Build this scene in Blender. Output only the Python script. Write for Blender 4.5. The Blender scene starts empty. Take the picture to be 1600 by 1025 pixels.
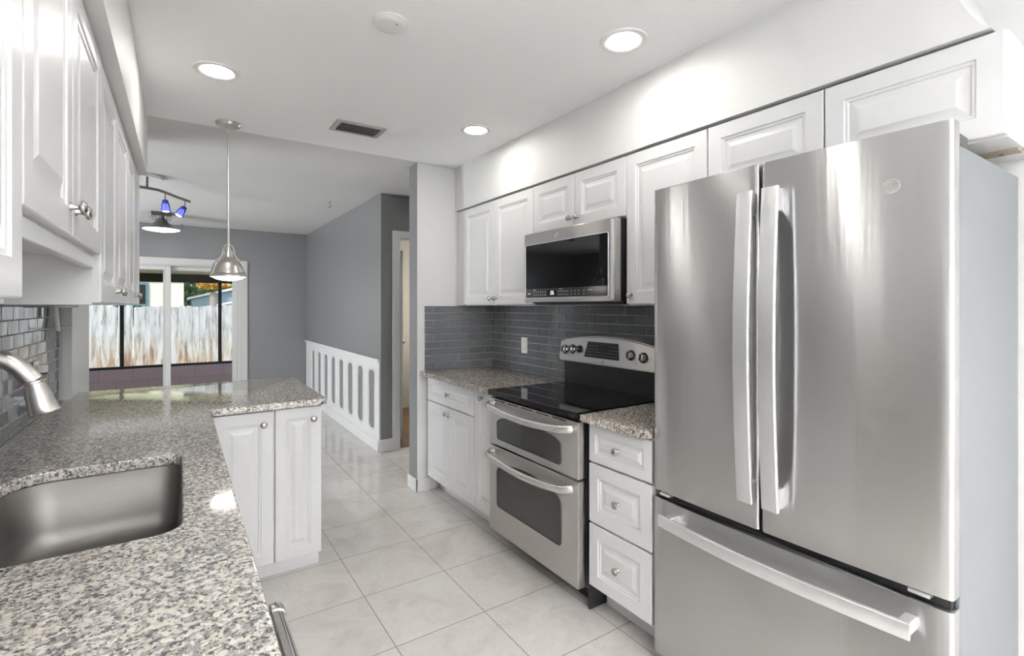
import bpy, bmesh, math, random
from math import sin, cos, pi, radians
from mathutils import Vector, Matrix

random.seed(7)
S = bpy.context.scene
COL = S.collection

# ------------------------------------------------------------------ camera, world, sun, exposure
cam = bpy.data.objects.new('camera', bpy.data.cameras.new('camera'))
COL.objects.link(cam)
cam.location = (0, 0, 1.366)
cam.rotation_euler = (radians(90), 0, radians(-33.81))
cam.data.sensor_fit = 'HORIZONTAL'
cam.data.sensor_width = 36.0
cam.data.lens = 36.0 * 774.2 / 1600.0
cam.data.shift_y = -(512.5 - 478.06) / 1600.0
cam.data.clip_start = 0.02
S.camera = cam
S.view_settings.view_transform = 'Standard'
S.view_settings.look = 'None'
S.view_settings.exposure = 0.85
S.view_settings.gamma = 1.0
S.view_settings.use_curve_mapping = False

S.cycles.caustics_reflective = False
S.cycles.caustics_refractive = False

world = bpy.data.worlds.new('sky')
S.world = world
world.use_nodes = True
bg = world.node_tree.nodes['Background']
bg.inputs[0].default_value = (0.75, 0.87, 1.0, 1)
bg.inputs[1].default_value = 0.93

sun = bpy.data.objects.new('sun', bpy.data.lights.new('sun', 'SUN'))
sun.data.energy = 1.75
sun.data.angle = radians(3)
sun.data.color = (1.0, 0.95, 0.88)
sun.rotation_euler = Vector((0.55, 0.75, -0.85)).to_track_quat('-Z', 'Y').to_euler()
COL.objects.link(sun)


def area(name, loc, direction, sx, sy, power, color):
    l = bpy.data.lights.new(name, 'AREA')
    l.shape = 'RECTANGLE'
    l.size, l.size_y = sx, sy
    l.energy = power
    l.color = color
    o = bpy.data.objects.new(name, l)
    o.location = loc
    o.rotation_euler = Vector(direction).to_track_quat('-Z', 'Y').to_euler()
    COL.objects.link(o)
    return o


DAY = (0.93, 0.97, 1.0)
WIN_X0, WIN_X1, WIN_Z0, WIN_Z1, BACK_Y = -0.30, 1.75, 1.05, 2.25, -2.40
area('back_window_daylight', ((WIN_X0 + WIN_X1) / 2, BACK_Y - 0.06, (WIN_Z0 + WIN_Z1) / 2), (0, 1, 0.0),
     WIN_X1 - WIN_X0, WIN_Z1 - WIN_Z0, 6, DAY)
area('ceiling_fill_uplight', (1.4, -3.2, 0.10), (0, 0.02, 1), 3.0, 1.2, 3500, (0.98, 0.99, 1.0))  # added unseen panel outside the back window, lights the ceiling from below
DW_Y0, DW_Y1, DW_Z0, DW_Z1 = 4.45, 6.25, 0.7, 2.1      # window in the dining room's left wall
area('dining_window_daylight', (-3.46, (DW_Y0 + DW_Y1) / 2, (DW_Z0 + DW_Z1) / 2), (1, 0, 0.35), DW_Z1 - DW_Z0, DW_Y1 - DW_Y0, 92, DAY)
LAMP = 50.0          # emission strength of the recessed lamps' lenses

# ------------------------------------------------------------------ materials
MATS = {}


def mat(name, color, rough=0.5, metal=0.0, spec=0.5, **kw):
    m = bpy.data.materials.new(name)
    m.use_nodes = True
    b = m.node_tree.nodes['Principled BSDF']
    b.inputs['Base Color'].default_value = (*color, 1)
    b.inputs['Roughness'].default_value = rough
    b.inputs['Metallic'].default_value = metal
    b.inputs['Specular IOR Level'].default_value = spec
    for k, v in kw.items():
        b.inputs[k.replace('_', ' ')].default_value = v
    MATS[name] = m
    return m


class NT:
    """small helper around a material's node tree"""
    def __init__(self, m):
        self.t = m.node_tree
        self.b = self.t.nodes['Principled BSDF']

    def n(self, typ, **kw):
        x = self.t.nodes.new(typ)
        for k, v in kw.items():
            if hasattr(x, k):
                setattr(x, k, v)
        return x

    def l(self, a, b):
        self.t.links.new(a, b)

    def coords(self, scale=(1, 1, 1), loc=(0, 0, 0), rot=(0, 0, 0)):
        tc = self.n('ShaderNodeNewGeometry')
        mp = self.n('ShaderNodeMapping')
        mp.inputs['Scale'].default_value = scale
        mp.inputs['Location'].default_value = loc
        mp.inputs['Rotation'].default_value = rot
        self.l(tc.outputs['Position'], mp.inputs['Vector'])
        return mp.outputs[0]

    def noise(self, vec, scale, detail=3, rough=0.5, dist=0.0):
        x = self.n('ShaderNodeTexNoise')
        x.inputs['Scale'].default_value = scale
        x.inputs['Detail'].default_value = detail
        x.inputs['Roughness'].default_value = rough
        x.inputs['Distortion'].default_value = dist
        self.l(vec, x.inputs['Vector'])
        return x.outputs['Fac']

    def ramp(self, fac, stops):
        r = self.n('ShaderNodeValToRGB')
        e = r.color_ramp.elements
        while len(e) < len(stops):
            e.new(0.5)
        for i, (p, c) in enumerate(stops):
            e[i].position = p
            e[i].color = (*c, 1) if len(c) == 3 else c
        self.l(fac, r.inputs[0])
        return r.outputs[0]

    def mix(self, fac, a, b, mode='MIX'):
        x = self.n('ShaderNodeMix')
        x.data_type = 'RGBA'
        x.blend_type = mode
        for sock, v in ((x.inputs[0], fac), (x.inputs[6], a), (x.inputs[7], b)):
            if isinstance(v, (int, float)):
                sock.default_value = v
            elif isinstance(v, tuple):
                sock.default_value = (*v, 1)
            else:
                self.l(v, sock)
        return x.outputs[2]

    def bump(self, h, strength, dist=0.002):
        x = self.n('ShaderNodeBump')
        x.inputs['Strength'].default_value = strength
        x.inputs['Distance'].default_value = dist
        self.l(h, x.inputs['Height'])
        self.l(x.outputs[0], self.b.inputs['Normal'])


def mottled(name, c1, c2, scale, rough, bump=0.0, bscale=200, bdist=0.001, **kw):
    m = mat(name, c1, rough, **kw)
    t = NT(m)
    v = t.coords()
    t.l(t.mix(t.noise(v, scale, 4), c1, c2), t.b.inputs['Base Color'])
    if bump:
        t.bump(t.noise(v, bscale, 3), bump, bdist)
    return m


mottled('cabinet_white', (0.715, 0.715, 0.72), (0.735, 0.735, 0.74), 3, 0.28)
mottled('wall_white', (0.715, 0.712, 0.704), (0.735, 0.732, 0.724), 2, 0.55, 0.15, 160)
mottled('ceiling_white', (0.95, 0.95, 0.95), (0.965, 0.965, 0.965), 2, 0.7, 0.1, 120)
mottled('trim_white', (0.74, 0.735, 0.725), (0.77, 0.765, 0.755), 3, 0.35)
mottled('door_white_backlit', (0.60, 0.585, 0.565), (0.63, 0.615, 0.595), 3, 0.4)  # trim white with the backlit frame's shade put into the colour
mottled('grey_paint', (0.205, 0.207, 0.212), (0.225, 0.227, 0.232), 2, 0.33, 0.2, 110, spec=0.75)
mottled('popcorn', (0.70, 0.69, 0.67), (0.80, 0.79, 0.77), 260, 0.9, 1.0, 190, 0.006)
mottled('beige_paint', (0.50, 0.46, 0.38), (0.54, 0.50, 0.42), 2, 0.6)
mottled('nickel', (0.60, 0.58, 0.55), (0.66, 0.64, 0.61), 40, 0.28, metal=1.0)
mottled('knob_metal', (0.42, 0.40, 0.38), (0.48, 0.46, 0.44), 40, 0.25, metal=1.0)
mottled('emblem_metal', (0.50, 0.50, 0.49), (0.54, 0.54, 0.53), 40, 0.35, metal=0.5)
mottled('chrome', (0.78, 0.77, 0.76), (0.84, 0.83, 0.82), 40, 0.12, metal=1.0)
mottled('range_handle', (0.70, 0.69, 0.67), (0.76, 0.75, 0.73), 10, 0.27, metal=1.0)
mottled('handle_metal', (0.80, 0.80, 0.81), (0.84, 0.84, 0.85), 30, 0.34, metal=0.85)
mottled('fridge_side', (0.125, 0.132, 0.142), (0.14, 0.148, 0.158), 4, 0.40, metal=0.2)
mottled('dark_bronze', (0.10, 0.095, 0.09), (0.16, 0.15, 0.14), 30, 0.4, metal=0.7)
mottled('black_plastic', (0.012, 0.012, 0.013), (0.02, 0.02, 0.021), 20, 0.35)
mottled('black_glass', (0.004, 0.004, 0.0045), (0.006, 0.006, 0.0065), 5, 0.03, spec=0.22)
mottled('control_black', (0.028, 0.029, 0.032), (0.034, 0.035, 0.038), 10, 0.12)
mottled('oven_glass', (0.030, 0.030, 0.028), (0.042, 0.041, 0.038), 6, 0.03)
mottled('black_metal', (0.014, 0.015, 0.018), (0.025, 0.026, 0.03), 20, 0.45)
mottled('print_grey', (0.50, 0.50, 0.52), (0.58, 0.58, 0.60), 60, 0.4)
mottled('print_dim', (0.20, 0.20, 0.21), (0.26, 0.26, 0.27), 60, 0.4)
mottled('plate_white', (0.82, 0.82, 0.80), (0.85, 0.85, 0.83), 10, 0.3)
mottled('grout', (0.52, 0.52, 0.52), (0.60, 0.60, 0.60), 90, 0.8)
mottled('vent_grey', (0.42, 0.41, 0.39), (0.48, 0.47, 0.45), 30, 0.45)
mottled('dark_void', (0.015, 0.014, 0.013), (0.03, 0.028, 0.026), 12, 0.8)
mottled('raw_wood', (0.27, 0.235, 0.18), (0.34, 0.30, 0.23), 60, 0.7)
mottled('edge_strip', (0.62, 0.62, 0.64), (0.68, 0.68, 0.70), 30, 0.5)
mottled('house_yellow', (0.86, 0.83, 0.66), (0.90, 0.87, 0.70), 3, 0.8)
mottled('house_trim', (0.80, 0.72, 0.38), (0.84, 0.78, 0.46), 3, 0.8)
mottled('shed_blue', (0.30, 0.37, 0.45), (0.36, 0.43, 0.52), 5, 0.8)
mottled('shed_roof', (0.70, 0.72, 0.74), (0.78, 0.80, 0.82), 5, 0.7)
mottled('teal_frame', (0.10, 0.17, 0.20), (0.15, 0.24, 0.28), 4, 0.4)
mottled('leaf_green', (0.10, 0.17, 0.07), (0.28, 0.35, 0.16), 2.2, 0.7)
mottled('leaf_orange', (0.62, 0.30, 0.05), (0.72, 0.44, 0.10), 3, 0.7)
mottled('bark', (0.30, 0.24, 0.22), (0.48, 0.40, 0.37), 14, 0.9, 0.6, 30, 0.01)
mottled('soil', (0.30, 0.27, 0.18), (0.24, 0.30, 0.12), 2, 0.9)
mottled('porch_ceiling', (0.74, 0.68, 0.54), (0.80, 0.74, 0.60), 12, 0.8)
mottled('dark_beam', (0.030, 0.024, 0.018), (0.05, 0.04, 0.03), 20, 0.7)
mottled('concrete', (0.45, 0.43, 0.41), (0.52, 0.50, 0.48), 6, 0.8)
mottled('lamp_metal_grey', (0.22, 0.215, 0.21), (0.28, 0.275, 0.27), 20, 0.45, metal=0.5)


def emit(name, color, strength):
    m = mat(name, (0.8, 0.8, 0.8), 0.4)
    b = m.node_tree.nodes['Principled BSDF']
    b.inputs['Emission Color'].default_value = (*color, 1)
    b.inputs['Emission Strength'].default_value = strength
    return m


emit('lamp_lens', (1.0, 0.965, 0.91), LAMP)
emit('pendant_lens', (1.0, 0.95, 0.88), 8)
emit('semi_flush_lens', (1.0, 0.97, 0.93), 5.0)
emit('track_bulb', (0.92, 0.95, 1.0), 5)
emit('clock_digit', (1.0, 1.0, 1.0), 0.7)


def brushed(name, c1, c2, rough, grain=(4, 4, 700), aniso=0.75, axis='Z', waves=False):
    m = mat(name, c1, rough, 1.0)
    t = NT(m)
    v = t.coords(scale=grain)
    n = t.noise(v, 1.0, 2)
    t.l(t.mix(n, c1, c2), t.b.inputs['Base Color'])
    t.b.inputs['Anisotropic'].default_value = aniso
    t.b.inputs['Anisotropic Rotation'].default_value = 0.25
    tg = t.n('ShaderNodeTangent', direction_type='RADIAL', axis=axis)
    t.l(tg.outputs[0], t.b.inputs['Tangent'])
    if waves:
        t.bump(t.noise(t.coords(scale=(0.5, 14, 0.35)), 1.0, 3, 0.6), 0.3, 0.004)
    return m


brushed('steel_fridge', (0.53, 0.53, 0.532), (0.57, 0.57, 0.572), 0.27, aniso=1.0, waves=True)
brushed('steel_range', (0.53, 0.51, 0.49), (0.59, 0.57, 0.55), 0.29, aniso=0.95)
brushed('steel_sink', (0.22, 0.21, 0.20), (0.26, 0.25, 0.24), 0.56, aniso=0.3)

# glossy grey glass subway tile
m = mottled('glass_tile', (0.12, 0.127, 0.14), (0.155, 0.162, 0.176), 9, 0.03)
m.node_tree.nodes['Principled BSDF'].inputs['Coat Weight'].default_value = 0.35
m.node_tree.nodes['Principled BSDF'].inputs['Coat Roughness'].default_value = 0.03

# floor: 41 cm square glazed tiles with soft veins and brown grout
TILE = 0.4115
m = mat('floor_tile', (0.72, 0.69, 0.65), 0.14)
t = NT(m)
v = t.coords(loc=(-0.7192, -4.3772, 0))
br = t.n('ShaderNodeTexBrick', offset=0.0, offset_frequency=1, squash=1.0)
br.inputs['Scale'].default_value = 1.0
br.inputs['Brick Width'].default_value = TILE
br.inputs['Row Height'].default_value = TILE
br.inputs['Mortar Size'].default_value = 0.0022
br.inputs['Mortar Smooth'].default_value = 0.1
br.inputs['Bias'].default_value = 0.0
br.inputs['Color1'].default_value = (0.0, 0.0, 0.0, 1)
br.inputs['Color2'].default_value = (1.0, 1.0, 1.0, 1)
t.l(v, br.inputs['Vector'])
w = t.coords(scale=(1, 1, 1))
n1 = t.noise(w, 3.2, 5, 0.6, 1.2)
base = t.ramp(n1, [(0.30, (0.56, 0.53, 0.497)), (0.5, (0.64, 0.617, 0.59)), (0.72, (0.67, 0.65, 0.627))])
vein = t.ramp(t.noise(w, 5.0, 6, 0.65, 2.5), [(0.47, (1, 1, 1)), (0.50, (0.93, 0.92, 0.91)), (0.53, (1, 1, 1))])
base = t.mix(1.0, base, vein, 'MULTIPLY')
tint = t.mix(br.outputs['Color'], (0.97, 0.965, 0.96), (1.02, 1.02, 1.02))
base = t.mix(1.0, base, tint, 'MULTIPLY')
t.l(t.mix(br.outputs['Fac'], base, (0.27, 0.22, 0.18)), t.b.inputs['Base Color'])
rr = t.n('ShaderNodeMapRange')
rr.inputs['To Min'].default_value = 0.12
rr.inputs['To Max'].default_value = 0.8
t.l(br.outputs['Fac'], rr.inputs['Value'])
t.l(rr.outputs[0], t.b.inputs['Roughness'])
inv = t.n('ShaderNodeInvert')
t.l(br.outputs['Fac'], inv.inputs['Color'])
t.bump(inv.outputs[0], 0.5, 0.002)


# granite: pale ground, grey clouds, charcoal flecks
def granite(name, pale, tan, grey, dark):
    m = mat(name, pale, 0.075)
    t = NT(m)
    v = t.coords(scale=(1, 1, 1))
    a = t.noise(v, 74, 4, 0.62, 0.3)
    b = t.noise(v, 140, 3, 0.6, 0.2)
    g = t.noise(v, 30, 3, 0.6)
    c = t.mix(t.ramp(g, [(0.42, (0, 0, 0)), (0.60, (1, 1, 1))]), pale, tan)
    c = t.mix(t.ramp(a, [(0.47, (0, 0, 0)), (0.55, (1, 1, 1))]), c, grey)
    k = t.ramp(b, [(0.515, (0, 0, 0)), (0.585, (1, 1, 1))])
    c = t.mix(k, c, dark)
    k2 = t.ramp(t.noise(v, 90, 2, 0.5, 0.6), [(0.36, (1, 1, 1)), (0.42, (0, 0, 0))])
    c = t.mix(k2, c, tuple(min(0.8, x * 1.08) for x in pale))
    t.l(c, t.b.inputs['Base Color'])
    t.b.inputs['Specular IOR Level'].default_value = 0.85
    return m


granite('granite_pale', (0.66, 0.63, 0.575), (0.55, 0.49, 0.42), (0.31, 0.30, 0.29), (0.08, 0.08, 0.082))
granite('granite_warm_lit', (0.58, 0.53, 0.47), (0.46, 0.39, 0.33), (0.24, 0.21, 0.19), (0.035, 0.033, 0.035))  # same stone, the warmer light on the range side put into its colour

# weathered picket fence
m = mat('fence_wood', (0.6, 0.58, 0.55), 0.85)
t = NT(m)
v = t.coords(scale=(9, 9, 1.3))
n = t.noise(v, 1.5, 5, 0.6, 0.5)
hz = t.n('ShaderNodeSeparateXYZ')
geo = t.n('ShaderNodeNewGeometry')
t.l(geo.outputs['Position'], hz.inputs[0])
mr = t.n('ShaderNodeMapRange')
mr.inputs['From Min'].default_value = 0.25
mr.inputs['From Max'].default_value = 0.85
t.l(hz.outputs[2], mr.inputs['Value'])
pale = t.ramp(n, [(0.30, (0.26, 0.235, 0.225)), (0.46, (0.54, 0.525, 0.53)), (0.68, (0.74, 0.74, 0.76))])
brown = t.ramp(n, [(0.33, (0.28, 0.16, 0.10)), (0.47, (0.52, 0.38, 0.29)), (0.57, (0.68, 0.65, 0.63))])
t.l(t.mix(mr.outputs[0], brown, pale), t.b.inputs['Base Color'])

# mauve painted block
m = mat('mauve_block', (0.40, 0.30, 0.33), 0.8)
t = NT(m)
v = t.coords(rot=(radians(90), 0, 0))
br = t.n('ShaderNodeTexBrick', offset=0.5)
br.inputs['Scale'].default_value = 1.0
br.inputs['Brick Width'].default_value = 0.41
br.inputs['Row Height'].default_value = 0.2
br.inputs['Mortar Size'].default_value = 0.006
br.inputs['Color1'].default_value = (0.60, 0.45, 0.49, 1)
br.inputs['Color2'].default_value = (0.64, 0.485, 0.53, 1)
br.inputs['Mortar'].default_value = (0.50, 0.37, 0.41, 1)
t.l(v, br.inputs['Vector'])
t.l(br.outputs['Color'], t.b.inputs['Base Color'])

# brown plank floor in the room beyond
m = mat('wood_floor', (0.2, 0.1, 0.05), 0.35)
t = NT(m)
v = t.coords(scale=(14, 1.2, 1))
t.l(t.ramp(t.noise(v, 2, 5, 0.6), [(0.3, (0.10, 0.045, 0.02)), (0.7, (0.24, 0.12, 0.055))]), t.b.inputs['Base Color'])

# clear window glass and blue lamp glass
m = mat('window_glass', (1, 1, 1), 0.0)
nt = m.node_tree
nt.nodes.clear()
out = nt.nodes.new('ShaderNodeOutputMaterial')
tr = nt.nodes.new('ShaderNodeBsdfTransparent')
tr.inputs[0].default_value = (0.97, 0.985, 0.98, 1)
gl = nt.nodes.new('ShaderNodeBsdfGlossy')
gl.inputs['Roughness'].default_value = 0.01
fr = nt.nodes.new('ShaderNodeFresnel')
fr.inputs[0].default_value = 1.09
mx = nt.nodes.new('ShaderNodeMixShader')
nt.links.new(fr.outputs[0], mx.inputs[0])
nt.links.new(tr.outputs[0], mx.inputs[1])
nt.links.new(gl.outputs[0], mx.inputs[2])
nt.links.new(mx.outputs[0], out.inputs[0])

m = mat('blue_glass', (0.10, 0.12, 0.62), 0.1)
m.node_tree.nodes['Principled BSDF'].inputs['Transmission Weight'].default_value = 0.55

# ------------------------------------------------------------------ mesh helpers (world coordinates)


def new():
    return bmesh.new()


def box(bm, x0, x1, y0, y1, z0, z1, bevel=0.0, seg=2):
    vs = [bm.verts.new((x, y, z)) for x in (x0, x1) for y in (y0, y1) for z in (z0, z1)]
    q = [(0, 1, 3, 2), (4, 6, 7, 5), (0, 4, 5, 1), (2, 3, 7, 6), (0, 2, 6, 4), (1, 5, 7, 3)]
    fs = [bm.faces.new([vs[i] for i in f]) for f in q]
    if bevel:
        es = list({e for f in fs for e in f.edges})
        bmesh.ops.bevel(bm, geom=es, offset=bevel, segments=seg, affect='EDGES', profile=0.5)
    return bm


def frame_of(axis):
    a = Vector(axis).normalized()
    u = a.orthogonal().normalized()
    if abs(a.z) > 0.99:
        u = Vector((1, 0, 0))
    v = a.cross(u).normalized()
    return a, u, v


def lathe(bm, prof, origin, axis=(0, 0, 1), seg=32):
    """prof: (radius, distance along the axis); closed at ends when the radius is 0"""
    a, u, v = frame_of(axis)
    o = Vector(origin)
    rings = []
    for r, d in prof:
        if r <= 1e-6:
            rings.append([bm.verts.new(o + a * d)])
        else:
            rings.append([bm.verts.new(o + a * d + (u * cos(2 * pi * k / seg) + v * sin(2 * pi * k / seg)) * r)
                          for k in range(seg)])
    for A, B in zip(rings, rings[1:]):
        for k in range(seg):
            k2 = (k + 1) % seg
            if len(A) == 1 and len(B) == 1:
                continue
            if len(A) == 1:
                bm.faces.new((A[0], B[k2], B[k]))
            elif len(B) == 1:
                bm.faces.new((A[k], A[k2], B[0]))
            else:
                bm.faces.new((A[k], A[k2], B[k2], B[k]))
    loop = abs(prof[0][0] - prof[-1][0]) < 1e-7 and abs(prof[0][1] - prof[-1][1]) < 1e-7
    for R in (rings[0], rings[-1]):
        if len(R) > 1 and not loop:
            try:
                bm.faces.new(R)
            except ValueError:
                pass
    return bm


def sweep(bm, path, section, up=(0, 0, 1), closed=False, scales=None):
    """section: (a, b) offsets along side and up axes; frames follow the path with a fixed up hint"""
    P = [Vector(p) for p in path]
    n = len(P)
    rings = []
    for i, p in enumerate(P):
        if closed:
            t = P[(i + 1) % n] - P[i - 1]
        else:
            t = P[min(i + 1, n - 1)] - P[max(i - 1, 0)]
        t.normalize()
        uph = Vector(up)
        side = t.cross(uph)
        if side.length < 1e-4:
            side = t.orthogonal()
        side.normalize()
        uu = side.cross(t).normalized()
        s = scales[i] if scales else 1.0
        rings.append([bm.verts.new(p + side * a * s + uu * b * s) for a, b in section])
    m = len(section)
    for i in range(n if closed else n - 1):
        A, B = rings[i], rings[(i + 1) % n]
        for k in range(m):
            bm.faces.new((A[k], A[(k + 1) % m], B[(k + 1) % m], B[k]))
    if not closed:
        bm.faces.new(rings[0])
        bm.faces.new(rings[-1])
    return bm


def circ(r, seg=16, ry=None):
    ry = r if ry is None else ry
    return [(r * cos(2 * pi * k / seg), ry * sin(2 * pi * k / seg)) for k in range(seg)]


def rrect(w, h, r=0.004, seg=3):
    """section: rounded rectangle centred on the path"""
    pts = []
    for cx, cy, a0 in ((w / 2 - r, h / 2 - r, 0), (-w / 2 + r, h / 2 - r, 90), (-w / 2 + r, -h / 2 + r, 180), (w / 2 - r, -h / 2 + r, 270)):
        for k in range(seg + 1):
            a = radians(a0 + 90 * k / seg)
            pts.append((cx + r * cos(a), cy + r * sin(a)))
    return pts


def arc(cx, cy, r, a0, a1, n):
    return [(cx + r * cos(radians(a0 + (a1 - a0) * k / n)), cy + r * sin(radians(a0 + (a1 - a0) * k / n))) for k in range(n + 1)]


def prism(bm, pts, f0, f1):
    """side walls and caps between two placed copies of a 2D outline"""
    A = [bm.verts.new(f0(*p)) for p in pts]
    B = [bm.verts.new(f1(*p)) for p in pts]
    n = len(pts)
    for k in range(n):
        bm.faces.new((A[k], A[(k + 1) % n], B[(k + 1) % n], B[k]))
    bm.faces.new(A)
    bm.faces.new(B)
    return bm


def wpos(o):
    p = Vector((0, 0, 0))
    while o is not None:
        p += o.location
        o = o.parent
    return p


def finish(bm, angle=32, flat=False, planar=True):
    bmesh.ops.remove_doubles(bm, verts=bm.verts, dist=1e-6)
    bmesh.ops.recalc_face_normals(bm, faces=bm.faces)
    if not flat:
        for f in bm.faces:
            f.smooth = True
        for f in bm.faces:
            # wide flat faces bordered by narrow eased edges keep their own normal
            if planar and max(abs(f.normal.x), abs(f.normal.y), abs(f.normal.z)) > 0.99999:
                A = f.calc_area()
                for e in f.edges:
                    if any(g is not f and 1e-3 < g.normal.angle(f.normal, 0) < 0.9 and g.calc_area() < A / 5 for g in e.link_faces):
                        f.smooth = False
                        break
        lim = radians(angle)
        for e in bm.edges:
            if len(e.link_faces) == 2 and e.calc_face_angle(0) > lim:
                e.smooth = False


def obj(name, bm, material, parent=None, origin=None, angle=32, flat=False, normals=True, planar=True):
    if normals:
        finish(bm, angle, flat, planar)
    me = bpy.data.meshes.new(name)
    if parent is not None:
        off = wpos(parent)
    else:
        if origin is None:
            xs = [v.co for v in bm.verts]
            origin = Vector(((min(c.x for c in xs) + max(c.x for c in xs)) / 2,
                             (min(c.y for c in xs) + max(c.y for c in xs)) / 2, min(c.z for c in xs)))
        off = Vector(origin)
    bmesh.ops.translate(bm, verts=bm.verts, vec=-off)
    bm.to_mesh(me)
    bm.free()
    for mm in (material if isinstance(material, (list, tuple)) else [material]):
        me.materials.append(MATS[mm])
    o = bpy.data.objects.new(name, me)
    COL.objects.link(o)
    if parent is not None:
        o.parent = parent
    else:
        o.location = off
    return o


def thing(name, label, cat, loc, group=None):
    o = bpy.data.objects.new(name, None)
    o.empty_display_size = 0.1
    COL.objects.link(o)
    o.location = loc
    o['label'] = label
    o['category'] = cat
    if group:
        o['group'] = group
    return o


def tag(o, label, cat, group=None):
    o['label'] = label
    o['category'] = cat
    if group:
        o['group'] = group
    return o


def struct(name, bm, m, parent=None, **kw):
    o = obj(name, bm, m, parent, **kw)
    if parent is None:
        o['kind'] = 'structure'
    return o


def bx(*a, **k):
    return box(new(), *a, **k)


def dup(root, loc, label=None):
    r = root.copy()
    COL.objects.link(r)
    r.location = loc
    if label:
        r['label'] = label
    for ch in list(root.children):
        c = ch.copy()
        COL.objects.link(c)
        c.parent = r
        for g in ch.children:
            d = g.copy()
            COL.objects.link(d)
            d.parent = c
    return r


# facing directions: (U to the right as seen from the front, N towards the viewer)
FACE = {'-x': (Vector((0, -1, 0)), Vector((-1, 0, 0))),
        '+x': (Vector((0, 1, 0)), Vector((1, 0, 0))),
        '-y': (Vector((1, 0, 0)), Vector((0, -1, 0)))}


def panel(bm, O, face, w, h, th=0.02, stile=None):
    """raised-panel front; O is the lower left corner on its back plane"""
    U, N = FACE[face]
    O = Vector(O)
    mn = min(w, h)
    st = stile if stile else min(0.056, 0.24 * mn)
    k = min(1.0, (mn / 2 - st) / 0.060)
    prof = [(0, 0), (0, th - 0.004), (0.0015, th - 0.001), (0.004, th), (st, th), (st + 0.003 * k, th - 0.004),
            (st + 0.010 * k, th - 0.005), (st + 0.013 * k, th - 0.009), (st + 0.020 * k, th - 0.0095),
            (st + 0.040 * k, th - 0.002), (st + 0.043 * k, th - 0.001)]
    rings = []
    for i, o in prof:
        rings.append([bm.verts.new(O + U * a + Vector((0, 0, b)) + N * o)
                      for a, b in ((i, i), (w - i, i), (w - i, h - i), (i, h - i))])
    for A, B in zip(rings, rings[1:]):
        for q in range(4):
            bm.faces.new((A[q], A[(q + 1) % 4], B[(q + 1) % 4], B[q]))
    bm.faces.new(rings[0])
    bm.faces.new(rings[-1])
    return bm


KNOB = {}


def knob(parent, P, face):
    N = FACE[face][1]
    if face not in KNOB:
        b = lathe(new(), [(0, 0), (0.0085, 0), (0.0085, 0.002), (0.0055, 0.005), (0.005, 0.013), (0.0085, 0.016),
                          (0.0150, 0.0185), (0.0158, 0.0215), (0.0140, 0.0255), (0.0085, 0.028), (0, 0.0285)], (0, 0, 0), N, 28)
        finish(b, 50)
        me = bpy.data.meshes.new('knob')
        b.to_mesh(me)
        b.free()
        me.materials.append(MATS['knob_metal'])
        KNOB[face] = me
    o = bpy.data.objects.new('knob', KNOB[face])
    COL.objects.link(o)
    o.parent = parent
    o.location = Vector(P) - wpos(parent)
    o['label'] = 'brushed nickel knob'
    return o


GAP = 0.0022


def front(root, kind, face, plane, a0, a1, z0, z1, kn=None):
    """door or drawer between a0..a1 along the wall axis; plane is its back plane; kn = knob (a, z)"""
    U, N = FACE[face]
    lo, hi = (a1 - GAP, a0 + GAP) if face == '-x' else (a0 + GAP, a1 - GAP)
    O = (plane, lo, z0 + GAP) if face != '-y' else (lo, plane, z0 + GAP)
    d = obj(kind, panel(new(), O, face, abs(a1 - a0) - 2 * GAP, z1 - z0 - 2 * GAP), 'cabinet_white', root, angle=25)
    if kn:
        a, z = kn
        P = Vector((plane, a, z)) if face != '-y' else Vector((a, plane, z))
        knob(d, P + N * 0.0200, face)
    return d


# ================================================================== the setting
ZC = 2.42
YS = 3.40         # kitchen ceiling stops here
XR = 2.10         # right wall face
XL = -0.52        # left wall face
YF = 7.80         # far wall face
FL = bx(-3.4, 3.3, -2.6, 7.95, -0.10, 0.0)
struct('floor', FL, 'floor_tile')
struct('ceiling', bx(-0.70, 2.25, -2.6, YS, ZC, ZC + 0.1), 'ceiling_white')
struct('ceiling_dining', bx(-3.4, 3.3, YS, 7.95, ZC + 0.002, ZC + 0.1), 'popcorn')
struct('roof_sun_shield', bx(-4.2, 3.9, -4.2, 8.05, 2.56, 2.66), 'concrete')  # unseen roof, its overhang added to keep sun out of the back window

struct('wall_right', bx(XR, XR + 0.12, -2.6, 3.41, 0, ZC), 'wall_white')
struct('wall_left', bx(XL - 0.12, XL, -2.6, 3.385, 0, ZC), 'wall_white')
b = bx(XL - 0.12, -0.47, 3.385, 4.02, 0, ZC)
box(b, -0.50, -0.462, 3.375, 3.385, 0, ZC)
struct('wall_left_end', b, 'trim_white')
struct('wall_dining_near', bx(-3.4, XL - 0.12, 3.90, 4.02, 0, ZC), 'grey_paint')
b = bx(-3.52, -3.4, 3.9, DW_Y0, 0, ZC)
box(b, -3.52, -3.4, DW_Y1, 7.95, 0, ZC)
box(b, -3.52, -3.4, DW_Y0, DW_Y1, 0, DW_Z0)
box(b, -3.52, -3.4, DW_Y0, DW_Y1, DW_Z1, ZC)
struct('wall_dining_left', b, 'grey_paint')
# pillar wall: white towards the kitchen, grey on its end and far side
b = bx(1.446, 3.3, 3.41, 3.56, 0, ZC)
o = struct('wall_pillar', b, ['wall_white', 'grey_paint'])
for p in o.data.polygons:
    if p.normal.x < -0.5 or p.normal.y > 0.5:
        p.material_index = 1
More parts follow.
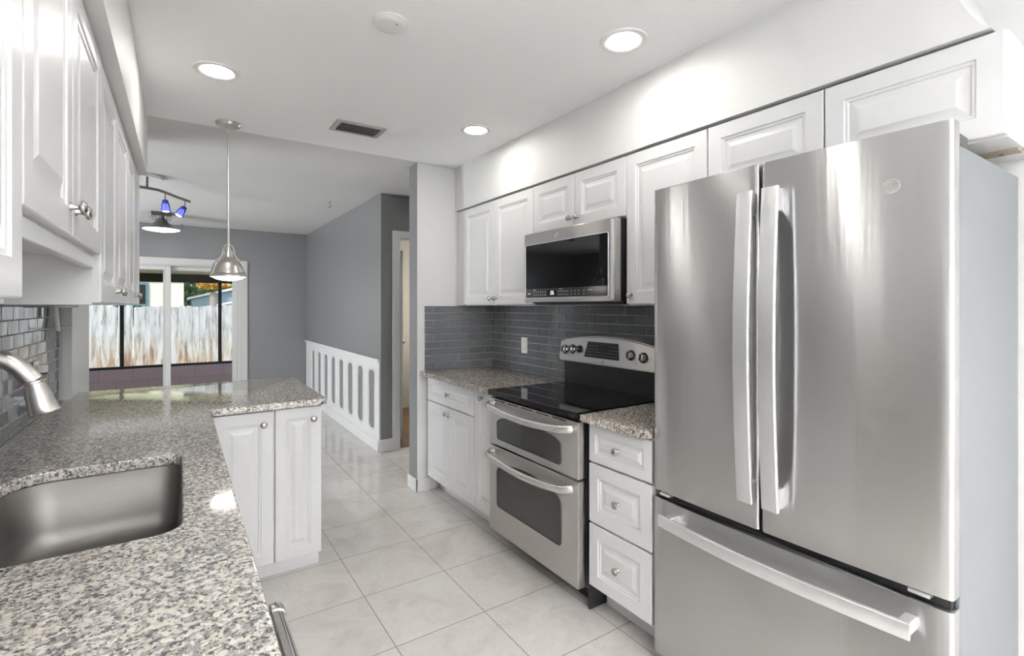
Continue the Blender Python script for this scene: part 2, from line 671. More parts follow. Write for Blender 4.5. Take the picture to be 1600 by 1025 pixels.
# dining right wall and the wall with the doorway
struct('wall_dining_right', bx(1.56, 1.67, 4.53, YF, 0, ZC), 'grey_paint')
b = bx(1.67, 1.735, 4.53, 4.64, 0, ZC)
box(b, 1.735, 2.55, 4.53, 4.64, 2.013, ZC)
box(b, 2.55, 3.3, 4.53, 4.64, 0, ZC)
struct('wall_hall', b, 'grey_paint')
struct('wall_hall_end', bx(3.3, 3.42, 3.41, 7.95, 0, ZC), 'grey_paint')
area('bedroom_fill_light', (3.28, 5.5, 1.4), (-1, 0, 0), 1.2, 1.2, 14, (1.0, 0.97, 0.9))  # added fill light before a solid wall, brightens the room beyond
b = new()
for y0, y1, z0, z1 in ((4.83, 4.90, 0.73, 2.07), (6.10, 6.17, 0.73, 2.07), (4.90, 6.10, 0.73, 0.80), (4.90, 6.10, 2.0, 2.07)):
    box(b, 3.275, 3.30, y0, y1, z0, z1, 0.003)
struct('fill_light_frame', b, 'trim_white')  # made-up frame around the fill light; the wall has no opening
struct('wall_bedroom', bx(1.67, 3.3, 6.3, 6.4, 0, ZC), 'beige_paint')
struct('floor_bedroom', bx(1.70, 3.3, 4.56, 6.3, 0.0, 0.006), 'wood_floor')
# far wall with the sliding door opening
DX0, DX1, DZ1 = -1.02, 0.70, 1.905
b = bx(-3.4, DX0, YF, YF + 0.15, 0, ZC)
box(b, DX1, 1.67, YF, YF + 0.15, 0, ZC)
box(b, DX0, DX1, YF, YF + 0.15, DZ1, ZC)
struct('wall_far', b, 'grey_paint')
# back wall behind the camera with its window opening
b = bx(-0.70, WIN_X0, BACK_Y - 0.12, BACK_Y, 0, ZC)
box(b, WIN_X1, 2.25, BACK_Y - 0.12, BACK_Y, 0, ZC)
box(b, WIN_X0, WIN_X1, BACK_Y - 0.12, BACK_Y, 0, WIN_Z0)
box(b, WIN_X0, WIN_X1, BACK_Y - 0.12, BACK_Y, WIN_Z1, ZC)
struct('wall_back', b, 'wall_white')
b = new()
for x0, x1, z0, z1 in ((WIN_X0 - 0.07, WIN_X0, WIN_Z0 - 0.07, WIN_Z1 + 0.07), (WIN_X1, WIN_X1 + 0.07, WIN_Z0 - 0.07, WIN_Z1 + 0.07),
                       (WIN_X0, WIN_X1, WIN_Z0 - 0.07, WIN_Z0), (WIN_X0, WIN_X1, WIN_Z1, WIN_Z1 + 0.07)):
    box(b, x0, x1, BACK_Y, BACK_Y + 0.018, z0, z1, 0.003)
struct('window_2', b, 'trim_white')

# soffits
b = new()
pts = [(YS + 0.01, 2.092), (YS + 0.01, ZC), (0.510, ZC), (0.470, 2.270), (0.442, 2.195), (0.420, 2.148), (0.397, 2.109), (0.378, 2.092)]
prism(b, pts, lambda y, z: (1.755, y, z), lambda y, z: (XR, y, z))
struct('soffit_right', b, 'wall_white')
struct('soffit_left', bx(XL, -0.152, -0.6, YS + 0.02, 2.092, ZC), 'wall_white')

# baseboards
b = bx(1.434, 1.56, 3.398, 3.41, 0, 0.095, 0.003)
box(b, 1.434, 1.446, 3.398, 3.572, 0, 0.095, 0.003)
box(b, 1.56, 1.60, 3.398, 3.41, 0, 0.095, 0.003)
struct('baseboard_pillar', b, 'trim_white')
struct('baseboard_hall', bx(1.545, 1.676, 4.517, 4.53, 0, 0.115, 0.003), 'trim_white')
b = bx(DX1 + 0.082, 1.548, YF - 0.012, YF, 0, 0.095, 0.003)
struct('baseboard_far', b, 'trim_white')

# doorway casing and half-open white closet door in the room beyond
b = bx(1.668, 1.737, 4.513, 4.53, 0, 2.080, 0.003)
box(b, 2.548, 2.617, 4.513, 4.53, 0, 2.080, 0.003)
box(b, 1.737, 2.548, 4.513, 4.53, 2.011, 2.080, 0.003)
box(b, 1.735, 1.748, 4.53, 4.64, 0, 2.013)
box(b, 1.748, 2.537, 4.53, 4.64, 2.000, 2.013)
struct('trim_1', b, 'trim_white')
b = new()
for k in range(3):
    box(b, 1.80 + k * 0.028, 1.825 + k * 0.028, 4.80, 5.30, 0.02, 1.93, 0.004)
struct('door_2', b, 'trim_white')
o = obj('handle', lathe(new(), [(0, 0), (0.02, 0), (0.022, 0.03), (0, 0.04)], (1.884, 4.85, 1.0), (1, 0, 0), 16), 'nickel', o if False else bpy.data.objects['door_2'])

# sliding glass door
d1 = thing('door_1', 'white framed sliding glass door to the porch', 'door', ((DX0 + DX1) / 2, YF, 0))
del d1['label'], d1['category']
d1['kind'] = 'structure'
b = new()
for x0, x1, z0, z1 in ((DX0 - 0.08, DX0, 0, DZ1 + 0.085), (DX1, DX1 + 0.08, 0, DZ1 + 0.085), (DX0, DX1, DZ1, DZ1 + 0.085)):
    box(b, x0, x1, YF - 0.018, YF, z0, z1, 0.003)
obj('casing', b, 'door_white_backlit', d1)
b = new()
box(b, DX0, DX0 + 0.04, YF, YF + 0.12, 0, DZ1, 0.002)
box(b, DX1 - 0.04, DX1, YF, YF + 0.12, 0, DZ1, 0.002)
box(b, DX0 + 0.04, DX1 - 0.04, YF, YF + 0.12, DZ1 - 0.018, DZ1, 0.002)
box(b, DX0 + 0.04, DX1 - 0.04, YF, YF + 0.12, 0, 0.03, 0.002)
obj('door_frame', b, 'door_white_backlit', d1)


def leaf(x0, x1, y0, y1, w=0.058):
    b = new()
    for a0, a1, z0, z1 in ((x0, x0 + w, 0.032, DZ1 - 0.020), (x1 - w, x1, 0.032, DZ1 - 0.020),
                           (x0 + w, x1 - w, 0.032, 0.10), (x0 + w, x1 - w, DZ1 - 0.072, DZ1 - 0.020)):
        box(b, a0, a1, y0, y1, z0, z1, 0.003)
    f = obj('sliding_panel', b, 'door_white_backlit', d1)
    obj('glass_pane', bx(x0 + w - 0.004, x1 - w + 0.004, (y0 + y1) / 2 - 0.003, (y0 + y1) / 2 + 0.003, 0.098, DZ1 - 0.070), 'window_glass', f)
    return f


leaf(DX0 + 0.041, -0.100, YF + 0.012, YF + 0.050)
leaf(-0.185, DX1 - 0.041, YF + 0.062, YF + 0.100)


# glossy subway tile backsplash, every tile a slightly uneven slab
def backsplash(name, O, face, length, z0, z1, phase):
    U, N = FACE[face]
    O = Vector(O)
    b = new()
    # grout bed
    c = [O, O + U * length]
    A = [b.verts.new(p + Vector((0, 0, z)) + N * n) for p in c for z in (z0, z1) for n in (0, 0.006)]
    for f in ((0, 1, 3, 2), (4, 6, 7, 5), (0, 4, 5, 1), (2, 3, 7, 6), (0, 2, 6, 4), (1, 5, 7, 3)):
        b.faces.new([A[i] for i in f]).material_index = 1
    P, RH, g = 0.1475, 0.0531, 0.0019
    r = 0
    z = z0
    while z < z1 - 0.004:
        zt = min(z + RH, z1)
        a = -P * ((phase + 0.5 * (r % 2)) % 1.0)
        while a < length - 0.004:
            a0, a1 = max(a, 0), min(a + P, length)
            if a1 - a0 > 0.008:
                tilt = [random.gauss(0, 0.00035), random.gauss(0, 0.00022)]
                ring0 = [(a0 + g, z + g), (a1 - g, z + g), (a1 - g, zt - g), (a0 + g, zt - g)]
                R = []
                for ins, dep in ((0, 0.005), (0, 0.0078), (0.0012, 0.009)):
                    row = []
                    for k, (aa, zz) in enumerate(ring0):
                        sa = 1 if k in (0, 3) else -1
                        sz = 1 if k in (0, 1) else -1
                        row.append(b.verts.new(O + U * (aa + sa * ins) + Vector((0, 0, zz + sz * ins)) +
                                               N * (dep + (0 if dep < 0.006 else -sa * tilt[0] - sz * tilt[1]))))
                    R.append(row)
                for X, Y in zip(R, R[1:]):
                    for k in range(4):
                        b.faces.new((X[k], X[(k + 1) % 4], Y[(k + 1) % 4], Y[k]))
                b.faces.new(R[-1])
            a += P
        z += RH
        r += 1
    o = struct(name, b, ['glass_tile', 'grout'], flat=True)
    return o


CT = 0.8885
backsplash('backsplash_pillar', (1.502, 3.41, 0), '-y', XR - 1.502, CT, 1.366, 0.525)
backsplash('backsplash_right', (XR, 3.40, 0), '-x', 3.40 - 1.12, CT, 1.366, 0.32)
backsplash('backsplash_left', (XL, 0.36, 0), '+x', 3.374 - 0.36, CT, 1.366, 0.2)

# ================================================================== right side cabinets
G_UP = 'white wall cabinets along the range wall'
G_BASE = 'white base cabinets along the range wall'
G_LUP = 'white wall cabinets over the sink counter'


def upper_right(name, label, y0, y1, z0, z1, doors, knobs, group=G_UP, x0=1.785, filler=None):
    r = thing(name, label, 'cabinet', ((x0 + XR) / 2, (y0 + y1) / 2, z0), group)
    b = bx(x0, XR - 0.001, y0 + 0.0005, y1 - 0.0005, z0, z1)
    if filler:
        box(b, x0 - 0.012, x0, filler[0], filler[1], z0, z1)
    obj('carcass', b, 'cabinet_white', r)
    for (d0, d1), k in zip(doors, knobs):
        front(r, 'door', '-x', x0, d0, d1, z0 + 0.004, z1 - 0.002, k)
    return r


ZT = 2.086
upper_right('wall_cabinet', 'tall white two-door wall cabinet in the corner beside the microwave', 2.408, 3.400, 1.370, ZT,
            ((2.408, 2.854), (2.854, 3.285)), ((2.885, 1.418), (2.823, 1.418))[::-1], filler=(3.286, 3.400))
upper_right('wall_cabinet', 'short white two-door wall cabinet directly above the microwave', 1.660, 2.407, 1.790, ZT,
            ((1.660, 2.033), (2.033, 2.407)), ((2.004, 1.843), (2.062, 1.843)))
upper_right('wall_cabinet', 'tall white single-door wall cabinet between the microwave and the refrigerator', 1.222, 1.659, 1.370, ZT,
            ((1.222, 1.659),), ((1.625, 1.418),))
fc = upper_right('wall_cabinet', 'wide white wall cabinet directly above the refrigerator', 0.351, 1.221, 1.806, ZT,
                 ((0.786, 1.221), (0.351, 0.786)), (None, None))
b = bx(1.925, 1.985, 0.360, 0.75, 1.8005, 1.8058)
cl = obj('cleat', b, 'raw_wood', fc)
cl['label'] = 'bare wood cleat under the cabinet'
obj('screw', lathe(new(), [(0, 0), (0.006, 0), (0.006, 0.003), (0, 0.004)], (1.955, 0.40, 1.8004), (0, 0, -1), 12), 'dark_bronze', cl)

FX = 1.527   # back plane of the base cabinet fronts
TOE = 1.625


def base_body(r, y0, y1):
    b = bx(FX + 0.0005, XR - 0.001, y0, y1, 0.118, 0.857)
    obj('carcass', b, 'cabinet_white', r)
    obj('toe_kick', bx(TOE, TOE + 0.016, y0, y1, 0.0, 0.1175), 'cabinet_white', r)


r = thing('base_cabinet', 'white base cabinet with one drawer over two doors beside the pillar', 'cabinet', (1.8, 3.04, 0), G_BASE)
base_body(r, 2.672, 3.397)
front(r, 'drawer', '-x', FX, 2.674, 3.365, 0.680, 0.848, (3.02, 0.764))
front(r, 'door', '-x', FX, 2.674, 3.0195, 0.122, 0.676, (2.990, 0.632))
front(r, 'door', '-x', FX, 3.0195, 3.365, 0.122, 0.676, (3.049, 0.632))
r = thing('base_cabinet', 'narrow white single-door base cabinet left of the range', 'cabinet', (1.8, 2.54, 0), G_BASE)
base_body(r, 2.424, 2.670)
front(r, 'door', '-x', FX, 2.424, 2.670, 0.122, 0.848, (2.570, 0.812))
r = thing('base_cabinet', 'white three-drawer base cabinet between the range and the refrigerator', 'cabinet', (1.8, 1.47, 0), G_BASE)
base_body(r, 1.284, 1.645)
for z0, z1 in ((0.130, 0.408), (0.412, 0.674), (0.678, 0.848)):
    front(r, 'drawer', '-x', FX, 1.284, 1.640, z0, z1, (1.462, (z0 + z1) / 2))


def slab(bm, outline, hole, z0, z1, bev=0.006):
    """stone top from an outline with an optional hole, eased upper edge"""
    loops = []
    for pts in [outline] + ([hole] if hole else []):
        vs = [bm.verts.new((x, y, z1)) for x, y in pts]
        es = [bm.edges.new((vs[i], vs[(i + 1) % len(vs)])) for i in range(len(vs))]
        loops.append((vs, es))
    alle = [e for _, es in loops for e in es]
    bmesh.ops.triangle_fill(bm, use_beauty=True, edges=alle)
    top = list(bm.faces)
    ext = bmesh.ops.extrude_face_region(bm, geom=top)
    dn = [g for g in ext['geom'] if isinstance(g, bmesh.types.BMVert)]
    bmesh.ops.translate(bm, verts=dn, vec=(0, 0, z0 - z1))
    bmesh.ops.recalc_face_normals(bm, faces=bm.faces)
    ed = []
    for e in bm.edges:
        if len(e.link_faces) == 2 and all(abs(v.co.z - z1) < 1e-5 for v in e.verts):
            n = [abs(f.normal.z) for f in e.link_faces]
            if max(n) > 0.9 and min(n) < 0.1:
                ed.append(e)
    bmesh.ops.bevel(bm, geom=ed, offset=bev, segments=3, affect='EDGES', profile=0.5)
    return bm


b = slab(new(), [(1.463, 2.416), (XR - 0.010, 2.416), (XR - 0.010, 3.398), (1.463, 3.398)], None, 0.858, CT)
tag(obj('countertop', b, 'granite_warm_lit', angle=40), 'speckled granite countertop in the corner left of the range', 'countertop', 'granite countertops')
b = slab(new(), [(1.463, 1.285), (XR - 0.010, 1.285), (XR - 0.010, 1.648), (1.463, 1.648)], None, 0.858, CT)
tag(obj('countertop', b, 'granite_warm_lit', angle=40), 'short speckled granite countertop between the range and the refrigerator', 'countertop', 'granite countertops')

# ================================================================== left side: counter, cabinets, sink
G_LB = 'white base cabinets under the sink counter and peninsula'
SX0, SX1, SY0, SY1 = -0.395, 0.004, 1.272, 1.935


def rr2(x0, x1, y0, y1, r, n=6, rb=None):
    rb = r if rb is None else rb
    return (arc(x1 - r, y1 - r, r, 0, 90, n) + arc(x0 + rb, y1 - rb, rb, 90, 180, n) +
            arc(x0 + rb, y0 + rb, rb, 180, 270, n) + arc(x1 - r, y0 + r, r, 270, 360, n))


XCF = 0.117
outl = [(XL + 0.009, 0.36), (XCF, 0.36), (XCF, 2.64)] + arc(XCF + 0.02, 2.64, 0.02, 180, 90, 3)[1:] + \
       [(0.59, 2.66)] + arc(0.600, 2.695, 0.035, -90, 0, 5) + [(0.635, 3.58)] + arc(0.600, 3.581, 0.035, 0, 90, 5) + \
       [(-0.466, 3.616), (-0.466, 3.372), (XL + 0.009, 3.372)]
hole = rr2(SX0, SX1, SY0, SY1, 0.055, 6, 0.10)
b = slab(new(), outl, hole[::-1], 0.858, CT)
tag(obj('countertop', b, 'granite_pale', angle=40), 'large pale granite countertop around the sink and over the peninsula', 'countertop', 'granite countertops')

# sink
b = new()
rings = []
for z, ins in ((0.8555, -0.020), (0.8555, -0.004), (0.853, 0.0), (0.72, 0.006), (0.694, 0.010), (0.674, 0.022), (0.662, 0.042), (0.657, 0.075), (0.655, 0.12)):
    rad = max(0.03, 0.055 - ins * 0.2) if ins > 0 else 0.055 - ins
    rbk = max(0.03, 0.10 - ins * 0.4) if ins > 0 else 0.10 - ins
    rings.append([b.verts.new((x, y, z)) for x, y in rr2(SX0 + ins, SX1 - ins, SY0 + ins, SY1 - ins, rad, 6, rbk)])
cx, cy = (SX0 + SX1) / 2, (SY0 + SY1) / 2
drn = []
n = len(rings[0])
for (x, y) in [((v.co.x - cx), (v.co.y - cy)) for v in rings[-1]]:
    L = math.hypot(x, y)
    drn.append(b.verts.new((cx + x / L * 0.045, cy + y / L * 0.045, 0.652)))
rings.append(drn)
for A, B in zip(rings, rings[1:]):
    for k in range(n):
        b.faces.new((A[k], A[(k + 1) % n], B[(k + 1) % n], B[k]))
sk = thing('sink', 'stainless undermount sink basin set into the pale granite counter', 'sink', (cx, cy, 0.65))
bo = obj('basin', b, 'steel_sink', sk, angle=60)
sm = bo.modifiers.new('thickness', 'SOLIDIFY')
sm.thickness = 0.0015
sm.offset = 1
b = lathe(new(), [(0, 0), (0.028, 0), (0.030, 0.004), (0.0455, 0.006), (0.0455, 0.002), (0.048, -0.002), (0.030, -0.03), (0, -0.03)], (cx, cy, 0.650), (0, 0, 1), 32)
obj('drain', b, 'chrome', sk)

# base cabinets on the left, open boxes so the sink has room
LX = 0.068  # carcass front plane


def left_base(label, y0, y1, fronts, kneebox=True):
    r = thing('base_cabinet', label, 'cabinet', ((XL + LX) / 2, (y0 + y1) / 2, 0), G_LB)
    b = bx(XL + 0.002, LX, y0, y0 + 0.018, 0.118, 0.857)
    box(b, XL + 0.002, LX, y1 - 0.018, y1, 0.118, 0.857)
    box(b, XL + 0.002, LX, y0 + 0.018, y1 - 0.018, 0.118, 0.136)
    box(b, LX - 0.018, LX, y0 + 0.018, y1 - 0.018, 0.136, 0.857)
    obj('carcass', b, 'cabinet_white', r)
    obj('toe_kick', bx(LX - 0.085, LX - 0.069, y0, y1, 0, 0.1175), 'cabinet_white', r)
    for f in fronts:
        front(r, *f)
    return r


left_base('white two-door sink base cabinet below the stainless sink', 1.046, 2.00,
          (('door', '+x', LX, 1.046, 1.523, 0.122, 0.848, (1.49, 0.80)), ('door', '+x', LX, 1.523, 2.00, 0.122, 0.848, (1.556, 0.80))))
left_base('white corner base cabinet between the sink base and the peninsula', 2.002, 2.64,
          (('door', '+x', LX, 2.002, 2.60, 0.122, 0.848, (2.05, 0.80)),))
PY = 2.709   # back plane of the peninsula fronts
r = thing('base_cabinet', 'white two-door peninsula cabinet under the granite overhang', 'cabinet', (0.36, 3.0, 0), G_LB)
obj('carcass', bx(0.094, 0.612, PY + 0.0005, 3.30, 0.105, 0.857), 'cabinet_white', r)
obj('toe_kick', bx(0.20, 0.612, PY + 0.058, 3.29, 0.0, 0.1045), 'cabinet_white', r)
front(r, 'door', '-y', PY, 0.108, 0.387, 0.090, 0.849, (0.338, 0.786))
front(r, 'door', '-y', PY, 0.389, 0.612, 0.090, 0.852, (0.569, 0.788))
obj('counter_support_strip', bx(0.094, 0.612, PY - 0.012, PY, 0.8525, 0.8575), 'edge_strip', r)

# dishwasher
r = thing('dishwasher', 'built-in dishwasher with a round bar handle under the near end of the counter', 'dishwasher', (-0.2, 0.73, 0))
obj('body', bx(-0.50, 0.060, 0.42, 1.034, 0.10, 0.855), 'black_plastic', r)
obj('door', bx(0.0605, 0.088, 0.422, 1.032, 0.11, 0.845, bevel=0.004), 'steel_range', r)
obj('toe_panel', bx(-0.03, 0.0, 0.42, 1.034, 0.0, 0.0995), 'black_plastic', r)
b = new()
prof = [(0, 0), (0.0175, 0.0), (0.019, 0.003), (0.019, 0.026), (0.0165, 0.028), (0.0165, 0.542), (0.019, 0.544), (0.019, 0.567), (0.0175, 0.570), (0, 0.570)]
lathe(b, prof, (0.146, 0.455, 0.79), (0, 1, 0), 32)
for y in (0.475, 1.005):
    box(b, 0.0875, 0.140, y - 0.010, y + 0.010, 0.777, 0.803, 0.003)
obj('handle', b, 'chrome', r)

# faucet
r = thing('faucet', 'brushed nickel gooseneck faucet curving over the sink', 'faucet', (-0.455, 1.6, CT))
b = lathe(new(), [(0, 0), (0.030, 0), (0.030, 0.006), (0.024, 0.012), (0.0225, 0.09), (0.020, 0.11), (0, 0.112)], (-0.455, 1.6, CT + 0.0005), (0, 0, 1), 32)
obj('body', b, 'nickel', r)
path = [(-0.455, 1.6, 0.99), (-0.455, 1.6, 1.10), (-0.453, 1.6, 1.16)]
path += [(-0.453 + 0.0, 1.6, 1.18)]
ctrl = [(-0.448, 1.200), (-0.436, 1.225), (-0.418, 1.245), (-0.396, 1.256), (-0.372, 1.256), (-0.349, 1.249), (-0.328, 1.237), (-0.311, 1.221), (-0.298, 1.203), (-0.2875, 1.1885)]
path += [(x, 1.6, z) for x, z in ctrl]
b = sweep(new(), path, circ(0.0195, 24), up=(0, 1, 0), scales=[1.0] * len(path))
obj('spout', b, 'nickel', r, angle=50)
dirv = Vector((0.0175 + 0.002, 0, -0.074)).normalized()
dirv = (Vector((-0.2685, 1.6, 1.114)) - Vector((-0.2875, 1.6, 1.1885))).normalized()
b = lathe(new(), [(0, -0.002), (0.0195, -0.002), (0.0225, 0.0), (0.0225, 0.004), (0.0195, 0.006), (0.0205, 0.016), (0.0245, 0.034), (0.0265, 0.060), (0.0285, 0.074), (0.0305, 0.0775), (0.0295, 0.080), (0.021, 0.0795), (0.020, 0.074), (0, 0.073)],
          (-0.2875, 1.6, 1.1885), dirv, 36)
obj('spray_head', b, 'nickel', r, angle=40)
b = sweep(new(), [(-0.455, 1.623, 0.955), (-0.455, 1.66, 0.963), (-0.455, 1.70, 0.985)], circ(0.008, 14), up=(1, 0, 0))
obj('lever', b, 'nickel', r)

# wall cabinets on the left
UX = -0.210   # back plane of these doors


def upper_left(name, label, y0, y1, z0, doors, knobs):
    r = thing(name, label, 'cabinet', ((XL + UX) / 2, (y0 + y1) / 2, z0), G_LUP)
    obj('carcass', bx(XL + 0.001, UX, y0 + 0.0005, y1 - 0.0005, z0, ZT), 'cabinet_white', r)
    for (a, c), k in zip(doors, knobs):
        front(r, 'door', '+x', UX, a, c, z0 + 0.004, ZT - 0.002, k)
    return r


upper_left('wall_cabinet', 'nearest tall white wall cabinet beside the short one over the sink', 0.40, 0.996, 1.370,
           ((0.40, 0.996),), ((0.44, 1.42),))
r = upper_left('wall_cabinet', 'short white two-door wall cabinet with a gap below it over the sink', 0.997, 1.852, 1.508,
               ((0.997, 1.399), (1.399, 1.852)), ((1.366, 1.572), (1.432, 1.572)))
obj('light_rail', bx(UX - 0.018, UX + 0.006, 1.000, 1.846, 1.474, 1.5075, bevel=0.004), 'cabinet_white', r)
upper_left('wall_cabinet', 'tall white two-door wall cabinet next after the short one over the sink', 1.853, 2.741, 1.370,
           ((1.853, 2.290), (2.290, 2.741)), ((2.258, 1.418), (2.322, 1.418)))
upper_left('wall_cabinet', 'tall white two-door wall cabinet at the dining room end of the row', 2.742, 3.366, 1.370,
           ((2.742, 3.149), (3.149, 3.481)), ((3.117, 1.418), (3.181, 1.418)))

# paper towel bracket and outlet on the left tile
r = thing('paper_towel_holder', 'white paper towel bracket with a metal arm under the last wall cabinet', 'holder', (-0.48, 3.185, 1.36))
b = bx(-0.500, -0.410, 3.17, 3.20, 1.358, 1.3695, bevel=0.003)
sweep(b, [(-0.494, 3.185, 1.360), (-0.492, 3.185, 1.31), (-0.488, 3.183, 1.272), (-0.486, 3.180, 1.246)], rrect(0.014, 0.036, 0.005), up=(0, 1, 0))
obj('bracket', b, 'plate_white', r)
b = sweep(new(), [(-0.486, 3.178, 1.258), (-0.460, 3.178, 1.260), (-0.444, 3.178, 1.262), (-0.437, 3.178, 1.268), (-0.436, 3.178, 1.280)], circ(0.004, 10), up=(0, 1, 0))
obj('arm', b, 'nickel', r)


def outlet(label, P, face, plug=False):
    U, N = FACE[face]
    P = Vector(P)
    r = thing('wall_outlet', label, 'outlet', P)

    def q(name, a0, a1, z0, z1, n0, n1, m, par, bev=0.002):
        p0, p1 = P + U * a0 + N * n0, P + U * a1 + N * n1
        return obj(name, bx(min(p0.x, p1.x), max(p0.x, p1.x), min(p0.y, p1.y), max(p0.y, p1.y), P.z + z0, P.z + z1, bevel=bev), m, par)
    pl = q('cover_plate', -0.036, 0.036, -0.058, 0.058, 0, 0.006, 'plate_white', r)
    for z in (-0.024, 0.024):
        s = q('socket', -0.016, 0.016, z - 0.014, z + 0.014, 0.0062, 0.0085, 'plate_white', r)
        for a in (-0.006, 0.006):
            q('slot', a - 0.001, a + 0.001, z - 0.004, z + 0.005, 0.0086, 0.0090, 'dark_void', s, 0)
    if plug:
        q('plug', -0.017, 0.017, 0.008, 0.042, 0.0092, 0.04, 'plate_white', r, 0.004)
    return r


outlet('white outlet plate on the grey tile beside the range', (XR - 0.0096, 2.955, 1.079), '-x')
outlet('white outlet with a plug on the tile behind the faucet', (XL + 0.0096, 2.86, 1.075), '+x', True)

# ================================================================== refrigerator
FY0, FY1 = 0.387, 1.271
FYC = (FY0 + FY1) / 2
FH = (FY1 - FY0) / 2


def fx(y):
    return 1.484 + 0.016 * ((y - FYC) / FH) ** 2


def bowed_door(y0, y1, z0, z1, xb=1.541, r=0.010):
    """slab with a gently bowed front and rounded front corners"""
    pts = [(xb, y0)]
    n = 16
    ys = [y0 + (y1 - y0) * k / n for k in range(n + 1)]
    for k, y in enumerate(ys):
        x = fx(y)
        if k == 0:
            for a in (0, 30, 60, 90):
                pts.append((x + r - r * sin(radians(a)), y0 + r - r * cos(radians(a))))
        elif k == n:
            for a in (90, 60, 30, 0):
                pts.append((x + r - r * sin(radians(a)), y1 - r + r * cos(radians(a))))
        else:
            pts.append((x, y))
    pts.append((xb, y1))
    b = new()
    rings = []
    for z, ins in ((z0, 0.004), (z0 + 0.001, 0.001), (z0 + 0.004, 0), (z1 - 0.004, 0), (z1 - 0.001, 0.001), (z1, 0.004)):
        rings.append([b.verts.new((min(x + ins, xb), y + (ins if y < (y0 + y1) / 2 else -ins), z)) for x, y in pts])
    m = len(pts)
    for A, B in zip(rings, rings[1:]):
        for k in range(m):
            b.faces.new((A[k], A[(k + 1) % m], B[(k + 1) % m], B[k]))
    b.faces.new(rings[0])
    b.faces.new(rings[-1])
    return b


fr = thing('refrigerator', 'stainless french-door refrigerator with a bottom freezer drawer', 'refrigerator', (1.8, FYC, 0))
b = bx(1.550, 2.085, FY0 + 0.002, FY1 - 0.002, 0.035, 1.752, bevel=0.003)
obj('cabinet_body', b, 'fridge_side', fr)
obj('gasket', bx(1.5405, 1.5500, FY0 + 0.008, FY1 - 0.008, 0.05, 1.790), 'black_plastic', fr)
obj('base_grille', bx(1.56, 2.05, FY0 + 0.03, FY1 - 0.03, 0.0, 0.0345), 'black_plastic', fr)
dl = obj('door', bowed_door(0.8475, FY1, 0.672, 1.806), 'steel_fridge', fr, angle=40, planar=False)
dr = obj('door', bowed_door(FY0, 0.8405, 0.672, 1.806), 'steel_fridge', fr, angle=40, planar=False)
fd = obj('freezer_drawer', bowed_door(FY0, FY1, 0.055, 0.645), 'steel_fridge', fr, angle=40, planar=False)
obj('drawer_gap', bx(1.520, 1.5400, FY0 + 0.01, FY1 - 0.01, 0.6455, 0.6715), 'black_plastic', fr)
hc = bx(1.545, 1.62, FY0 + 0.004, FY0 + 0.05, 1.7525, 1.783, bevel=0.003)
obj('hinge_cover', hc, 'black_plastic', fr)
obj('hinge_cover', bx(1.545, 1.62, FY1 - 0.05, FY1 - 0.004, 1.7525, 1.783, bevel=0.003), 'black_plastic', fr)
for y in (0.43, 1.19):
    obj('hinge', bx(1.492 if y > 1 else 1.496, 1.519, y, y + 0.045, 0.660, 0.6700, bevel=0.002), 'handle_metal', fr)


def vbar(yc, parent):
    z0, z1 = 0.764, 1.716
    n = 18
    path = []
    for k in range(n + 1):
        t_ = k / n
        z = z0 + (z1 - z0) * t_
        path.append((1.444 - 0.022 * sin(pi * t_), yc, z))
    b = sweep(new(), path, rrect(0.050, 0.014, 0.004), up=(1, 0, 0))
    for za, zb in ((z0, z0 + 0.062), (z1 - 0.070, z1)):
        box(b, 1.442, fx(yc) + 0.002, yc - 0.016, yc + 0.016, za, zb, 0.004)
    obj('handle', b, 'handle_metal', parent)


vbar(0.868, dl)
vbar(0.789, dr)
n = 20
path = []
for k in range(n + 1):
    t_ = k / n
    path.append((1.440 - 0.026 * sin(pi * t_), 0.452 + 0.741 * t_, 0.5915))
b = sweep(new(), path, rrect(0.014, 0.042, 0.004), up=(0, 0, 1))
for y in (0.467, 1.165):
    box(b, 1.438, fx(y) + 0.002, y - 0.013, y + 0.013, 0.575, 0.608, 0.004)
obj('handle', b, 'handle_metal', fd)


def badge(parent, P, N, r, th=0.003):
    """round emblem: rim, script-like curls inside"""
    P = Vector(P)
    a, u, v = frame_of(N)
    u = Vector((0, -1, 0))
    v = Vector((0, 0, 1))
    d = obj('emblem', lathe(new(), [(0, 0), (r, 0), (r, th * 0.6), (r * 0.97, th), (r * 0.86, th), (r * 0.83, th * 0.5), (0, th * 0.5)], P, N, 36), 'emblem_metal', parent)
    b = new()

    def curl(pts, w=r * 0.055):
        sweep(b, [P + u * (x * r) + v * (y * r) + a * (th * 0.75) for x, y in pts], circ(w, 6), up=N)
    for sgn in (1, -1):
        curl([(sgn * x, y) for x, y in arc(0, 0, 0.70, 25, 65, 6)])
        curl([(sgn * x, y) for x, y in arc(0, 0, 0.70, -65, -25, 6)])
    # two interlaced looped letters
    curl([(-0.12 + 0.30 * cos(radians(t)), 0.10 + 0.34 * sin(radians(t))) for t in range(40, 330, 24)])
    curl([(-0.34, -0.42), (-0.14, -0.48), (0.02, -0.30), (0.02, 0.02), (-0.16, 0.0)])
    curl([(0.26 + 0.20 * cos(radians(t)), 0.22 + 0.20 * sin(radians(t))) for t in range(30, 290, 24)])
    curl([(0.26 + 0.24 * cos(radians(t)), -0.20 + 0.24 * sin(radians(t))) for t in range(90, 350, 24)])
    e = obj('emblem_script', b, 'nickel', d)
    return d


badge(fr, (fx(0.507) + 0.0006, 0.507, 1.668), (-1, 0, 0), 0.0195)

